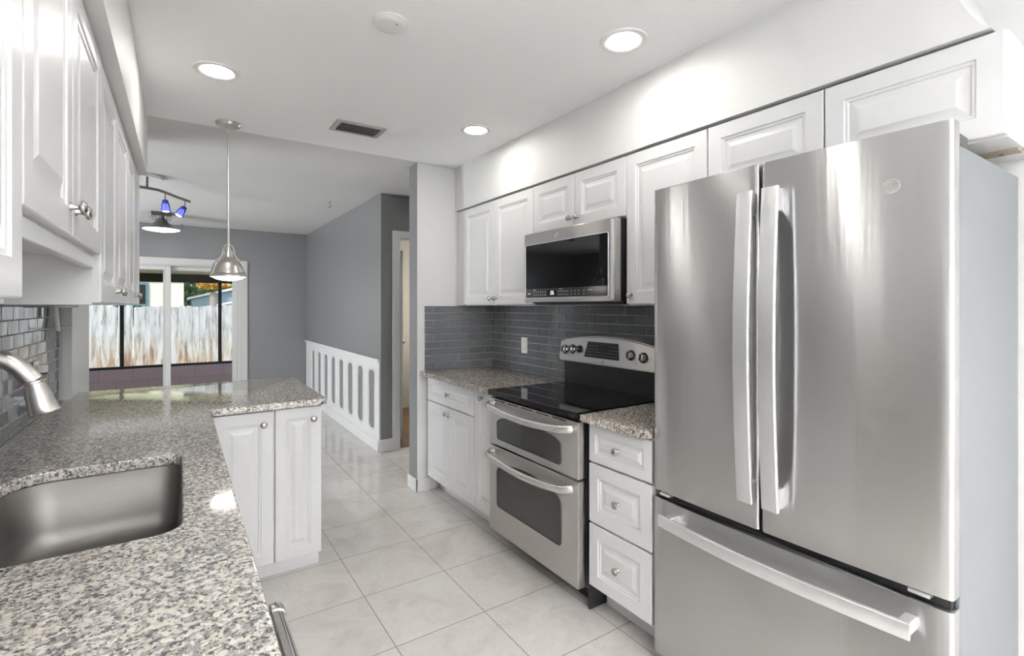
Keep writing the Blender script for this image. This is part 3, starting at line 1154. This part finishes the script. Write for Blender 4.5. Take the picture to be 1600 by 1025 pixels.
# ================================================================== range
RY0, RY1 = 1.652, 2.412
rg = thing('range', 'stainless double-oven electric range with a black glass cooktop', 'range', (1.78, (RY0 + RY1) / 2, 0))
b = bx(1.505, 2.070, RY0 + 0.004, RY1 - 0.004, 0.105, 0.862)
box(b, 1.530, 2.06, RY0 + 0.004, RY0 + 0.014, 0.0, 0.105)
box(b, 1.640, 2.06, RY1 - 0.014, RY1 - 0.004, 0.0, 0.105)
obj('body', b, 'black_plastic', rg)
obj('kick_panel', bx(1.585, 1.60, RY0 + 0.0145, RY1 - 0.0145, 0.0, 0.1045), 'black_plastic', rg)
b = bx(1.446, 2.02, RY0 + 0.001, RY1 - 0.001, 0.864, 0.8935, bevel=0.006, seg=3)
ck = obj('cooktop', b, 'black_glass', rg)
WY0, WY1 = 1.775, 2.325


def oven_door(z0, z1, wz0, wside, wtop):
    X0, X1 = 1.460, 1.504
    yc = (WY0 + WY1) / 2
    hw = (WY1 - WY0) / 2
    d = obj('oven_door', bx(X0, X1, RY0 + 0.003, RY1 - 0.003, z0, z1, bevel=0.004), 'steel_range', rg)
    r = 0.018
    pts = arc(WY0 + r, wz0 + r, r, 180, 270, 4) + arc(WY1 - r, wz0 + r, r, 270, 360, 4)
    top = [(yc + hw * cos(radians(a)) * 1.0, wside + (wtop - wside) * sin(radians(a))) for a in range(14, 167, 8)]
    pts += [(WY1, wside)] + top + [(WY0, wside)]
    g = prism(new(), pts, lambda y, z: (X0 - 0.0015, y, z), lambda y, z: (X0 + 0.004, y, z))
    obj('oven_window', g, 'oven_glass', d)
    b = new()
    ring = [(y, z) for y, z in pts]
    sweep(b, [(X0 - 0.001, y, z) for y, z in ring], circ(0.0032, 6), up=(1, 0, 0), closed=True)
    obj('window_rim', b, 'black_plastic', d)
    return d


def bowhandle(d, zend, sag, out=0.050):
    n = 24
    path = []
    y0, y1 = RY0 + 0.028, RY1 - 0.022
    for k in range(n + 1):
        t_ = k / n
        s_ = sin(pi * t_)
        y = y0 + (y1 - y0) * t_
        e = min(1.0, min(t_, 1 - t_) / 0.07)
        path.append((1.458 - 0.010 - (out - 0.010) * math.sqrt(max(0, 1 - (1 - e) ** 2)), y, zend - sag * s_))
    b = sweep(new(), path, circ(0.0105, 16, 0.0185), up=(0, 0, 1))
    for y in (y0 + 0.005, y1 - 0.005):
        box(b, 1.440, 1.461, y - 0.010, y + 0.010, zend - 0.012, zend + 0.010, 0.004)
    obj('handle', b, 'range_handle', d, angle=50)


d = oven_door(0.594, 0.850, 0.632, 0.722, 0.768)
bowhandle(d, 0.818, 0.024)
b = new()
for k in range(5):
    yc = 2.30 - k * 0.128
    box(b, 1.4585, 1.4640, yc - 0.050, yc + 0.050, 0.8395, 0.8450)
obj('vent_slot', b, 'dark_void', d)
d = oven_door(0.110, 0.586, 0.258, 0.450, 0.520)
bowhandle(d, 0.550, 0.030)

# backguard with controls
b = bx(2.005, 2.075, RY0 + 0.012, RY1 - 0.012, 0.8937, 1.060)
obj('backguard', b, 'black_plastic', rg)


def bgx(z):
    return 1.972 + (z - 1.02) * 0.16


b = new()
pts = []
yl, yr = RY1 + 0.012, RY0 - 0.012
ycb = (yl + yr) / 2
r = 0.022
bot = 1.030
pts += arc(yl - r, bot + r, r, 270, 360, 4)
top = []
for k in range(25):
    t_ = -1 + 2 * k / 24
    y = ycb - t_ * (yl - yr) / 2
    z = 1.148 + 0.042 * (1 - abs(t_) ** 2.4)
    top.append((y, z))
pts += top[1:-1] if False else top
pts += arc(yr + r, bot + r, r, 180, 270, 4)
prism(b, pts, lambda y, z: (bgx(z), y, z), lambda y, z: (2.082, y, z))
bmesh.ops.recalc_face_normals(b, faces=b.faces)
fe = [e for e in b.edges if len(e.link_faces) == 2 and min(f.normal.x for f in e.link_faces) < -0.9 and max(abs(f.normal.x) for f in e.link_faces) > 0.9
      and min(abs(f.normal.x) for f in e.link_faces) < 0.6]
bmesh.ops.bevel(b, geom=fe, offset=0.007, segments=3, affect='EDGES')
cp = obj('control_panel', b, 'steel_range', rg, angle=40)
b = prism(new(), [(2.190, 1.068), (2.172, 1.158), (1.930, 1.158), (1.912, 1.068)],
          lambda y, z: (bgx(z) - 0.0022, y, z), lambda y, z: (bgx(z) + 0.003, y, z))
dp = obj('display', b, 'control_black', rg)
for rowz in (1.083, 1.100, 1.117, 1.134):
    for k in range(13):
        y = 2.165 - k * 0.0195
        if 4 < k < 9 and rowz > 1.11:
            continue
        x = bgx(rowz) - 0.0022
        obj('key', bx(x - 0.0003, x + 0.0006, y - 0.0045, y + 0.0045, rowz - 0.0016, rowz + 0.0016), 'print_dim', dp)
NK = Vector((-1, 0, 0.16)).normalized()
for y, z, rr in ((2.368, 1.098, 0.024), (2.301, 1.104, 0.024), (2.238, 1.108, 0.020), (1.832, 1.104, 0.024), (1.745, 1.098, 0.024)):
    P = Vector((bgx(z) - 0.0002, y, z))
    k_ = obj('control_knob', lathe(new(), [(0, 0), (rr, 0), (rr, 0.006), (rr * 0.86, 0.010), (rr * 0.80, 0.024), (rr * 0.70, 0.027), (0, 0.027)], P, NK, 28), 'chrome', rg)
    lathe_b = lathe(new(), [(rr * 0.96, 0), (rr * 1.18, 0), (rr * 1.18, 0.004), (rr * 0.96, 0.004), (rr * 0.96, 0)], P, NK, 28)
    obj('knob_skirt', lathe_b, 'black_plastic', k_)
    u_ = Vector((0, 1, 0))
    b = new()
    c_ = P + NK * 0.0272
    up_ = NK.cross(u_)
    prism(b, [(-0.003, -rr * 0.66), (0.003, -rr * 0.66), (0.003, rr * 0.66), (-0.003, rr * 0.66)],
          lambda a, c, c_=c_: c_ + u_ * a + up_ * c, lambda a, c, c_=c_: c_ + u_ * a + up_ * c + NK * 0.006)
    obj('knob_grip', b, 'black_plastic', k_)
badge(rg, (bgx(1.049) - 0.0006, ycb, 1.049), (-1, 0, 0), 0.010, 0.002)
for y, z in ((2.335, 1.070), (1.79, 1.065)):
    obj('indicator_light', lathe(new(), [(0, 0), (0.003, 0), (0.003, 0.001), (0, 0.001)], (bgx(z), y, z), NK, 10), 'black_plastic', cp)

# ================================================================== microwave
MY0, MY1, MZ0, MZ1, MX = 1.668, 2.405, 1.388, 1.7875, 1.700
mw = thing('microwave', 'stainless over-the-range microwave with a black glass door', 'microwave', (1.9, (MY0 + MY1) / 2, MZ0))
obj('case', bx(1.742, XR - 0.012, MY0 + 0.004, MY1 - 0.004, MZ0 + 0.002, MZ1), 'black_plastic', mw)
dm = obj('door', bx(MX, 1.7415, MY0, MY1, MZ0, MZ1 - 0.001, bevel=0.004), 'steel_range', mw)
GY0, GY1, GZ0, GZ1 = 1.712, 2.388, 1.414, 1.718
b = prism(new(), rr2(GY0, GY1, GZ0, GZ1, 0.008, 3), lambda y, z: (MX - 0.0025, y, z), lambda y, z: (MX + 0.003, y, z))
obj('door_glass', b, 'black_glass', dm)
b = new()
sweep(b, [(MX - 0.0008, y, z) for y, z in rr2(GY0 - 0.002, GY1 + 0.002, GZ0 - 0.002, GZ1 + 0.002, 0.009, 3)], circ(0.0028, 6), up=(1, 0, 0), closed=True)
obj('glass_rim', b, 'handle_metal', dm)
cs = obj('control_strip', bx(MX - 0.0034, MX - 0.0026, GY0 + 0.003, GY1 - 0.003, GZ0 + 0.003, GZ0 + 0.050), 'control_black', mw)


def mark(y, z, w, h):
    obj('key' if w < 0.02 else 'caption', bx(MX - 0.0040, MX - 0.0034, y - w / 2, y + w / 2, z - h / 2, z + h / 2), 'print_grey', cs)


for y in [2.305 - 0.021 * k for k in range(6)] + [2.080 - 0.0185 * k for k in range(5)] + [1.975, 1.947, 1.918, 1.88]:
    for z in (GZ0 + 0.014, GZ0 + 0.031):
        mark(y, z, 0.007, 0.0035)
mark(2.30, GZ0 + 0.043, 0.028, 0.002)
mark(2.065, GZ0 + 0.043, 0.028, 0.002)
mark(1.835, GZ0 + 0.034, 0.030, 0.002)
ds = obj('clock_display', bx(MX - 0.0046, MX - 0.0036, 2.105, 2.180, GZ0 + 0.010, GZ0 + 0.038), 'black_glass', mw)
SEG = {'2': 'abged', '6': 'afgedc'}


def digit(b, ch, y, z, w=0.0105, h=0.019, t_=0.0019):
    """seven-segment figure; y is its left edge as seen from the room (towards +Y)"""
    sg = {'a': (0, h - t_, w, h), 'g': (0, (h - t_) / 2, w, (h + t_) / 2), 'd': (0, 0, w, t_), 'f': (0, h / 2, t_, h),
          'b': (w - t_, h / 2, w, h), 'e': (0, 0, t_, h / 2), 'c': (w - t_, 0, w, h / 2)}
    for s_ in SEG[ch]:
        x0, z0, x1, z1 = sg[s_]
        box(b, MX - 0.0052, MX - 0.0046, y - x1, y - x0, z + z0, z + z1)


b = new()
digit(b, '2', 2.150, GZ0 + 0.015)
digit(b, '6', 2.133, GZ0 + 0.015)
obj('clock_digits', b, 'clock_digit', ds)
b = new()
for k in range(3):
    y = 2.362 - 0.0085 * k
    sweep(b, [(MX - 0.0037, y + 0.003 * cos(a), GZ0 + 0.022 + 0.003 * sin(a)) for a in [radians(40 + 28 * q) for q in range(11)]], circ(0.0008, 5), up=(1, 0, 0))
obj('brand_print', b, 'plate_white', cs)
badge(mw, (MX - 0.0008, 2.105, 1.752), (-1, 0, 0), 0.017, 0.0025)
obj('vent_underside', bx(1.765, XR - 0.02, MY0 + 0.01, MY1 - 0.03, 1.374, MZ0 + 0.0015), 'black_plastic', mw)
obj('handle_strip', bx(MX - 0.010, MX - 0.0005, MY0 + 0.002, MY0 + 0.020, MZ0 + 0.01, MZ1 - 0.01, bevel=0.004), 'handle_metal', dm)

# ================================================================== ceiling fixtures
rl = thing('recessed_light', 'round recessed ceiling light over the sink side of the kitchen', 'ceiling light', (0.137, 2.58, ZC), 'recessed ceiling lights')
P = (0.137, 2.58, ZC)
obj('trim_ring', lathe(new(), [(0.064, -0.0005), (0.064, 0.003), (0.072, 0.007), (0.090, 0.006), (0.094, 0.0), (0.064, -0.0005)], P, (0, 0, -1), 48), 'plate_white', rl)
ln = obj('lens', lathe(new(), [(0, 0.002), (0.0635, 0.002), (0.0635, 0.0), (0, 0.0)], P, (0, 0, -1), 40), 'lamp_lens', rl)
for (x, y, lb) in ((1.470, 2.585, 'round recessed ceiling light above the pillar end of the range wall'),
                   (1.462, 1.388, 'round recessed ceiling light above the refrigerator and range'),
                   (0.300, 1.050, 'round recessed ceiling light above the sink counter, nearest the camera'),
                   (0.700, -0.70, 'round recessed ceiling light in front of the back window'),
                   (2.400, 4.045, 'added unseen recessed light brightening the side hall behind the pillar')):  # the hall lamp is added out of view to brighten the hall wall
    dup(rl, (x, y, ZC), lb)

sd = thing('smoke_detector', 'white round smoke detector on the smooth kitchen ceiling', 'smoke detector', (0.648, 1.778, ZC))
obj('base', lathe(new(), [(0, 0), (0.064, 0), (0.064, 0.008), (0, 0.008)], (0.648, 1.778, ZC), (0, 0, -1), 40), 'plate_white', sd)
cv = obj('cover', lathe(new(), [(0, 0.0085), (0.060, 0.0085), (0.060, 0.0125), (0.054, 0.0165), (0.040, 0.018), (0, 0.0185)], (0.648, 1.778, ZC), (0, 0, -1), 40), 'plate_white', sd)
obj('test_light', lathe(new(), [(0, 0), (0.003, 0), (0.002, 0.002), (0, 0.002)], (0.662, 1.750, ZC - 0.0180), (0, 0, -1), 10), 'dark_void', cv)

vt = thing('ceiling_vent', 'rectangular grey air vent in the kitchen ceiling', 'vent', (0.878, 2.955, ZC))
b = new()
VX0, VX1, VY0, VY1 = 0.735, 1.022, 2.862, 3.048
for x0, x1, y0, y1 in ((VX0, VX0 + 0.028, VY0, VY1), (VX1 - 0.028, VX1, VY0, VY1), (VX0 + 0.028, VX1 - 0.028, VY0, VY0 + 0.028), (VX0 + 0.028, VX1 - 0.028, VY1 - 0.028, VY1)):
    box(b, x0, x1, y0, y1, ZC - 0.008, ZC - 0.0002, 0.002)
obj('frame', b, 'vent_grey', vt)
obj('backing', bx(VX0 + 0.02, VX1 - 0.02, VY0 + 0.02, VY1 - 0.02, ZC - 0.0015, ZC - 0.0003), 'dark_void', vt)
for k in range(5):
    y = VY0 + 0.040 + k * 0.0265
    b = prism(new(), [(y, ZC - 0.012), (y + 0.002, ZC - 0.012), (y + 0.014, ZC - 0.0018), (y + 0.012, ZC - 0.0018)],
              lambda a, c: (VX0 + 0.029, a, c), lambda a, c: (VX1 - 0.029, a, c))
    obj('slat', b, 'vent_grey', vt)

# pendant over the peninsula
PX, PYY = 0.232, 3.29
pd = thing('pendant_lamp', 'brushed nickel dome pendant lamp over the granite peninsula', 'lamp', (PX, PYY, 1.5))
obj('ceiling_canopy', lathe(new(), [(0, 0), (0.066, 0), (0.066, 0.006), (0.058, 0.018), (0.020, 0.022), (0.012, 0.030), (0, 0.030)], (PX, PYY, ZC), (0, 0, -1), 40), 'nickel', pd)
b = new()
sweep(b, [(PX + 0.013 * cos(a), PYY, ZC - 0.043 + 0.015 * sin(a)) for a in [2 * pi * k / 20 for k in range(20)]], circ(0.0022, 8), up=(0, 1, 0), closed=True)
obj('loop', b, 'nickel', pd)
obj('rod', lathe(new(), [(0, 0), (0.006, 0), (0.006, 0.64), (0.0085, 0.645), (0.0085, 0.665), (0, 0.665)], (PX, PYY, ZC - 0.058), (0, 0, -1), 16), 'nickel', pd)
sh = lathe(new(), [(0, 0.0), (0.011, 0.0), (0.013, 0.010), (0.022, 0.020), (0.024, 0.048), (0.028, 0.054), (0.045, 0.066), (0.062, 0.085), (0.074, 0.112), (0.080, 0.140),
                   (0.084, 0.150), (0.094, 0.156), (0.096, 0.166), (0.093, 0.167), (0.088, 0.160), (0.078, 0.150), (0.072, 0.120), (0.040, 0.075), (0, 0.070)], (PX, PYY, 1.700), (0, 0, -1), 48)
shade = obj('shade', sh, 'nickel', pd, angle=40)
b = new()
for sg in (1, -1):
    sweep(b, [(PX + sg * r_, PYY, z) for r_, z in ((0.006, 1.722), (0.018, 1.712), (0.027, 1.690), (0.031, 1.662), (0.040, 1.644), (0.058, 1.628), (0.073, 1.605), (0.084, 1.570), (0.090, 1.546))], circ(0.004, 8), up=(0, 1, 0))
obj('yoke', b, 'nickel', pd)
obj('lens', lathe(new(), [(0, 0.150), (0.086, 0.158), (0.088, 0.1655), (0.060, 0.180), (0.030, 0.187), (0, 0.189)], (PX, PYY, 1.700), (0, 0, -1), 40), 'pendant_lens', pd)

# track light
TX, TY = -0.214, 4.979
tl = thing('track_light', 'wavy nickel track light with blue glass spot heads on the dining ceiling', 'lamp', (TX, TY, 2.25))
obj('ceiling_canopy', lathe(new(), [(0, 0), (0.105, 0), (0.105, 0.022), (0.098, 0.026), (0, 0.026)], (TX, TY, ZC), (0, 0, -1), 40), 'chrome', tl)
obj('stem', lathe(new(), [(0, 0), (0.010, 0), (0.010, 0.075), (0, 0.075)], (TX - 0.01, TY, ZC - 0.0265), (0, 0, -1), 14), 'lamp_metal_grey', tl)
ctrl = [(-0.62, 4.60), (-0.54, 4.66), (-0.44, 4.76), (-0.36, 4.88), (-0.29, 4.96), (-0.22, 4.98), (-0.15, 5.02), (-0.09, 5.12), (-0.03, 5.24), (0.03, 5.34), (0.075, 5.42)]
b = sweep(new(), [(x, y, 2.322) for x, y in ctrl], rrect(0.010, 0.022, 0.003), up=(0, 0, 1))
obj('bar', b, 'lamp_metal_grey', tl, angle=50)
for (x, y, dx, dy, dz) in ((-0.105, 5.09, 0.05, 0.05, -1), (0.035, 5.35, -0.55, -0.1, -1), (-0.40, 4.81, 0.2, -0.4, -1), (-0.57, 4.635, -0.3, 0.2, -1)):
    dv = Vector((dx, dy, dz)).normalized()
    hd = obj('spot_stem', lathe(new(), [(0, 0), (0.005, 0), (0.005, 0.056), (0, 0.056)], (x, y, 2.312), (0, 0, -1), 10), 'lamp_metal_grey', tl)
    P0 = Vector((x, y, 2.262))
    obj('spot_shade', lathe(new(), [(0.012, 0.0), (0.020, 0.004), (0.030, 0.045), (0.036, 0.100), (0.033, 0.100), (0.027, 0.045), (0.012, 0.010), (0.012, 0.0)], P0, dv, 24), 'blue_glass', hd)
    b = sweep(new(), [P0 + dv * d_ + Vector((0, -1, 0)) * o_ for d_, o_ in ((-0.004, 0.0), (0.010, 0.026), (0.040, 0.036), (0.075, 0.036))], rrect(0.010, 0.004, 0.001), up=(1, 0, 0))
    obj('spot_yoke', b, 'lamp_metal_grey', hd)
    obj('bulb', lathe(new(), [(0, 0.035), (0.016, 0.035), (0.024, 0.070), (0.026, 0.097), (0.018, 0.104), (0, 0.106)], P0, dv, 20), 'track_bulb', hd)

# semi flush lamp further away
QX, QY = -0.176, 6.886
sf = thing('ceiling_lamp', 'dark metal semi-flush ceiling lamp with a wide flared bowl by the sliding door', 'lamp', (QX, QY, 2.2))
obj('ceiling_canopy', bx(QX - 0.095, QX + 0.095, QY - 0.095, QY + 0.095, ZC - 0.016, ZC + 0.001, bevel=0.004), 'dark_bronze', sf)
obj('shade', lathe(new(), [(0, 0.030), (0.026, 0.030), (0.030, 0.060), (0.050, 0.082), (0.075, 0.115), (0.115, 0.150), (0.180, 0.178), (0.186, 0.184), (0.180, 0.186), (0.11, 0.160), (0, 0.15)], (QX, QY, ZC), (0, 0, -1), 48), 'lamp_metal_grey', sf)
obj('bowl', lathe(new(), [(0, 0.170), (0.176, 0.187), (0.150, 0.197), (0.080, 0.208), (0, 0.211)], (QX, QY, ZC), (0, 0, -1), 48), 'semi_flush_lens', sf)
for sg in (1, -1):
    pts = []
    for k in range(26):
        a = k / 25 * 3.2 * pi
        rr = 0.034 * (1 - k / 25 * 0.75)
        pts.append((QX + sg * (0.068 + rr * cos(a)), QY - 0.02, ZC - 0.062 + rr * sin(a)))
    obj('scroll', sweep(new(), pts, circ(0.004, 8), up=(0, 1, 0)), 'lamp_metal_grey', sf)

hk = thing('ceiling_hook', 'small metal hook screwed into the textured dining ceiling', 'hook', (1.262, 5.215, ZC))
b = lathe(new(), [(0, 0), (0.010, 0), (0.010, 0.004), (0.003, 0.006), (0.003, 0.020), (0, 0.020)], (1.262, 5.215, ZC + 0.002), (0, 0, -1), 12)
sweep(b, [(1.262 + 0.016 * sin(a), 5.215, ZC - 0.034 + 0.016 * cos(a)) for a in [k * 1.5 * pi / 12 for k in range(13)]], circ(0.003, 8), up=(0, 1, 0))
obj('shank', b, 'lamp_metal_grey', hk)
ck_ = thing('ceiling_hook', 'thin round ring hook on the dining ceiling close to the far grey wall', 'hook', (0.02, 7.70, ZC))
b = new()
sweep(b, [(0.02 + 0.030 * cos(a), 7.70, ZC - 0.036 + 0.030 * sin(a)) for a in [2 * pi * k / 18 for k in range(18)]], circ(0.003, 6), up=(0, 1, 0), closed=True)
lathe(b, [(0, 0), (0.008, 0), (0.008, 0.004), (0, 0.006)], (0.02, 7.70, ZC + 0.002), (0, 0, -1), 10)
obj('ring', b, 'lamp_metal_grey', ck_)

# ================================================================== slotted railing on the dining wall
rw = thing('wall_railing', 'white slotted wooden railing panel along the grey dining wall', 'railing', (1.54, 6.1, 0))
b = new()
RX0, RX1 = 1.547, 1.559
YA, YB = 4.545, 7.785
slots = [4.765 + 0.362 * k for k in range(8)]
hw = 0.086
z0s, z1s = 0.185, 0.745
ZB, ZTp = 0.0, 0.835


def slot_pts(yc, g=0.0):
    w_ = hw + g
    c_ = 0.045
    return [(yc - w_, z0s - g + c_), (yc - w_ + c_ * 0.4, z0s - g + c_ * 0.35), (yc - w_ + c_, z0s - g), (yc + w_ - c_, z0s - g), (yc + w_ - c_ * 0.4, z0s - g + c_ * 0.35), (yc + w_, z0s - g + c_),
            (yc + w_, z1s + g - c_), (yc + w_ - c_ * 0.4, z1s + g - c_ * 0.35), (yc + w_ - c_, z1s + g), (yc - w_ + c_, z1s + g), (yc - w_ + c_ * 0.4, z1s + g - c_ * 0.35), (yc - w_, z1s + g - c_)]




def quads(X):
    edges_y = [YA] + [(slots[k] + slots[k + 1]) / 2 for k in range(len(slots) - 1)] + [YB]
    for k, yc in enumerate(slots):
        P_ = slot_pts(yc)
        ya, yb = edges_y[k], edges_y[k + 1]
        # corners counter-clockwise: each outline point is tied to its nearest rectangle corner
        cor = [(ya, ZB)] * 3 + [(yb, ZB)] * 3 + [(yb, ZTp)] * 3 + [(ya, ZTp)] * 3
        m_ = len(P_)
        for q in range(m_):
            poly = [P_[q], P_[(q + 1) % m_]]
            c0, c1 = cor[(q + 1) % m_], cor[q]
            poly += [c0] if c0 == c1 else [c0, c1]
            b.faces.new([b.verts.new((X, *p)) for p in poly])


quads(RX0)
quads(RX1)
for L in [[(YA, ZB), (YB, ZB), (YB, ZTp), (YA, ZTp)]] + [slot_pts(y) for y in slots]:
    for i in range(len(L)):
        p, q = L[i], L[(i + 1) % len(L)]
        b.faces.new([b.verts.new(c) for c in ((RX0, *p), (RX0, *q), (RX1, *q), (RX1, *p))])
obj('panel', b, 'trim_white', rw, flat=True)
b = new()
for y in slots:
    sweep(b, [(RX0 - 0.001, p, q) for p, q in slot_pts(y, 0.014)], circ(0.006, 6), up=(1, 0, 0), closed=True)
obj('slot_moulding', b, 'trim_white', rw)
obj('top_ledge', bx(RX0 - 0.018, RX1, YA - 0.012, YB, 0.836, 0.866, bevel=0.006), 'trim_white', rw)
obj('base_moulding', bx(RX0 - 0.013, RX0 - 0.0005, YA, YB, 0.0, 0.100, bevel=0.003), 'trim_white', rw)

# ================================================================== outside
struct('porch_floor', bx(-5, 5, 7.95, 9.85, -0.12, -0.02), 'concrete')
struct('ground', bx(-30, 30, 9.85, 60, -0.5, -0.3), 'soil')
struct('porch_wall', bx(-5, 5, 9.70, 9.85, -0.12, 0.385), 'mauve_block')
b = new()
N_ = 60
for k in range(N_):
    pass
box(b, -4, 4, 7.95, 10.0, 1.90, 1.94)
for k in range(50):
    x = -4 + k * 0.16
    box(b, x, x + 0.06, 7.95, 10.0, 1.885, 1.9005)
struct('porch_ceiling', b, 'porch_ceiling')
struct('porch_beam', bx(-4, 4, 9.70, 9.80, 1.775, 1.885), 'dark_beam')
sc = thing('porch_screen_frame', 'black metal screen frame of the porch outside the sliding door', 'frame', (-0.1, 9.76, 0.385))
obj('bottom_rail', bx(-4, 4, 9.74, 9.79, 0.385, 0.425, bevel=0.003), 'black_metal', sc)
obj('top_rail', bx(-4, 4, 9.74, 9.79, 1.75, 1.7745, bevel=0.003), 'black_metal', sc)
for x in (-2.06, -0.752, 0.561, 1.87):
    obj('post', bx(x - 0.026, x + 0.026, 9.745, 9.785, 0.4255, 1.7495, bevel=0.003), 'black_metal', sc)

fe_ = thing('wooden_fence', 'weathered grey wooden picket fence beyond the porch', 'fence', (0, 12.5, -0.3))
x = -4.2
while x < 4.2:
    w_ = 0.122 + random.uniform(-0.012, 0.010)
    h_ = 1.365 + random.uniform(-0.02, 0.02)
    y_ = 12.5 + random.uniform(-0.007, 0.007)
    c_ = 0.022
    lean = random.uniform(-0.006, 0.006)
    pts = [(x, -0.3), (x + w_, -0.3), (x + w_ + lean, h_ - c_), (x + w_ - c_ + lean, h_), (x + c_ + lean, h_), (x + lean, h_ - c_)]
    yb = y_ + 0.018
    tw = random.uniform(-0.010, 0.010)
    b = prism(new(), pts, lambda a, c, y_=y_, tw=tw, x=x, w_=w_: (a, y_ + tw * (a - x) / w_, c), lambda a, c, yb=yb, tw=tw, x=x, w_=w_: (a, yb + tw * (a - x) / w_, c))
    obj('picket', b, 'fence_wood', fe_, flat=True)
    x += w_ + random.uniform(0.001, 0.010)
b = new()
for z in (0.05, 1.0):
    box(b, -4.2, 4.2, 12.535, 12.575, z, z + 0.09)
obj('rails', b, 'fence_wood', fe_)

nh = thing('neighbour_house', 'pale yellow house with a teal-framed window behind the fence', 'house', (-3, 20, -0.3))
obj('walls', bx(-9, 0.10, 20, 26, -0.3, 3.0), 'house_yellow', nh)
obj('eave', bx(-9.4, 0.30, 19.5, 26.4, 3.0, 3.15), 'house_trim', nh)
rb = prism(new(), [(19.5, 3.15), (26.4, 3.15), (23, 4.8)], lambda y, z: (-9.4, y, z), lambda y, z: (0.30, y, z))
obj('roof', rb, 'shed_roof', nh)
obj('fascia', bx(-9, 0.10, 19.95, 19.999, 2.16, 2.40), 'house_trim', nh)


def hwin(x0, x1, z0, z1):
    b = new()
    for a0, a1, c0, c1 in ((x0, x0 + 0.07, z0, z1), (x1 - 0.07, x1, z0, z1), (x0 + 0.07, x1 - 0.07, z0, z0 + 0.07), (x0 + 0.07, x1 - 0.07, z1 - 0.07, z1), (x0 + 0.07, x1 - 0.07, z0 + 0.62, z0 + 0.68)):
        box(b, a0, a1, 19.92, 19.998, c0, c1)
    w_ = obj('window', b, 'teal_frame', nh)
    obj('pane', bx(x0 + 0.071, x1 - 0.071, 19.96, 19.997, z0 + 0.071, z1 - 0.071), 'control_black', w_)


hwin(-1.75, -0.86, 0.75, 2.12)
hwin(-0.46, -0.33, 0.75, 2.05)

sh_ = thing('garden_shed', 'blue grey shed with a pale gabled roof behind the fence', 'shed', (1.5, 23, -0.3))
gp = [(0.35, -0.3), (3.05, -0.3), (3.05, 1.72), (1.72, 1.98), (0.35, 1.60)]
obj('walls', prism(new(), gp, lambda x, z: (x, 22, z), lambda x, z: (x, 25, z)), 'shed_blue', sh_)
rp = [(0.22, 1.60), (0.22, 1.67), (1.72, 2.08), (3.20, 1.79), (3.20, 1.72), (1.72, 1.99)]
obj('roof', prism(new(), rp, lambda x, z: (x, 21.8, z), lambda x, z: (x, 25.2, z)), 'shed_roof', sh_)
s2 = thing('lean_to_shed', 'small pale roofed lean-to behind the fence right of the black post', 'shed', (1.4, 18.5, -0.3))
obj('walls', bx(1.10, 2.1, 18.1, 18.9, -0.3, 1.40), 'house_trim' if False else 'shed_roof', s2)
obj('roof', prism(new(), [(0.96, 1.40), (1.40, 1.515), (2.2, 1.51), (2.2, 1.46), (1.40, 1.465), (0.96, 1.36)], lambda x, z: (x, 18.0, z), lambda x, z: (x, 19.0, z)), 'shed_roof', s2)


def leaves(bm, c, R, n, size, squash=1.0):
    c = Vector(c)
    for _ in range(n):
        v = Vector((random.gauss(0, 1), random.gauss(0, 1), random.gauss(0, 1))).normalized() * R * random.uniform(0.45, 1.0)
        v.z *= squash
        p = c + v
        a = Vector((random.gauss(0, 1), random.gauss(0, 1), random.gauss(0, 1))).normalized()
        u = a.orthogonal().normalized() * size * random.uniform(0.6, 1.3)
        w = a.cross(u).normalized() * size * 0.5
        vs = [bm.verts.new(q) for q in (p - u, p + w, p + u, p - w)]
        bm.faces.new(vs)


def tree(name, label, x, y, h, R, tr, lm='leaf_green', n=1500, size=0.22, sq=0.9, zoff=0.0):
    r = thing(name, label, 'tree', (x, y, -0.3))
    obj('trunk', lathe(new(), [(0, 0), (tr * 1.15, 0), (tr, h * 0.5), (tr * 0.8, h * 0.96), (0, h * 0.96)], (x, y, -0.3), (0, 0, 1), 14), 'bark', r)
    b = new()
    leaves(b, (x, y, h - 0.3 + zoff), R, n, size, sq)
    obj('crown', b, lm, r, normals=False)
    return r


tree('leafy_tree', 'dense green tree behind the yellow house and the shed', 1.5, 29, 3.2, 2.9, 0.2, n=3600, zoff=-0.3)
tree('leafy_tree', 'green tree farthest to the right of the sliding door view', 7.6, 31, 3.6, 2.8, 0.2, n=2400, zoff=-0.3)
tr_ = tree('palm_tree', 'tree with a pinkish trunk and orange foliage behind the fence', 0.78, 16.5, 2.15, 0.42, 0.10, 'leaf_orange', n=420, size=0.09, sq=0.25, zoff=0.12)
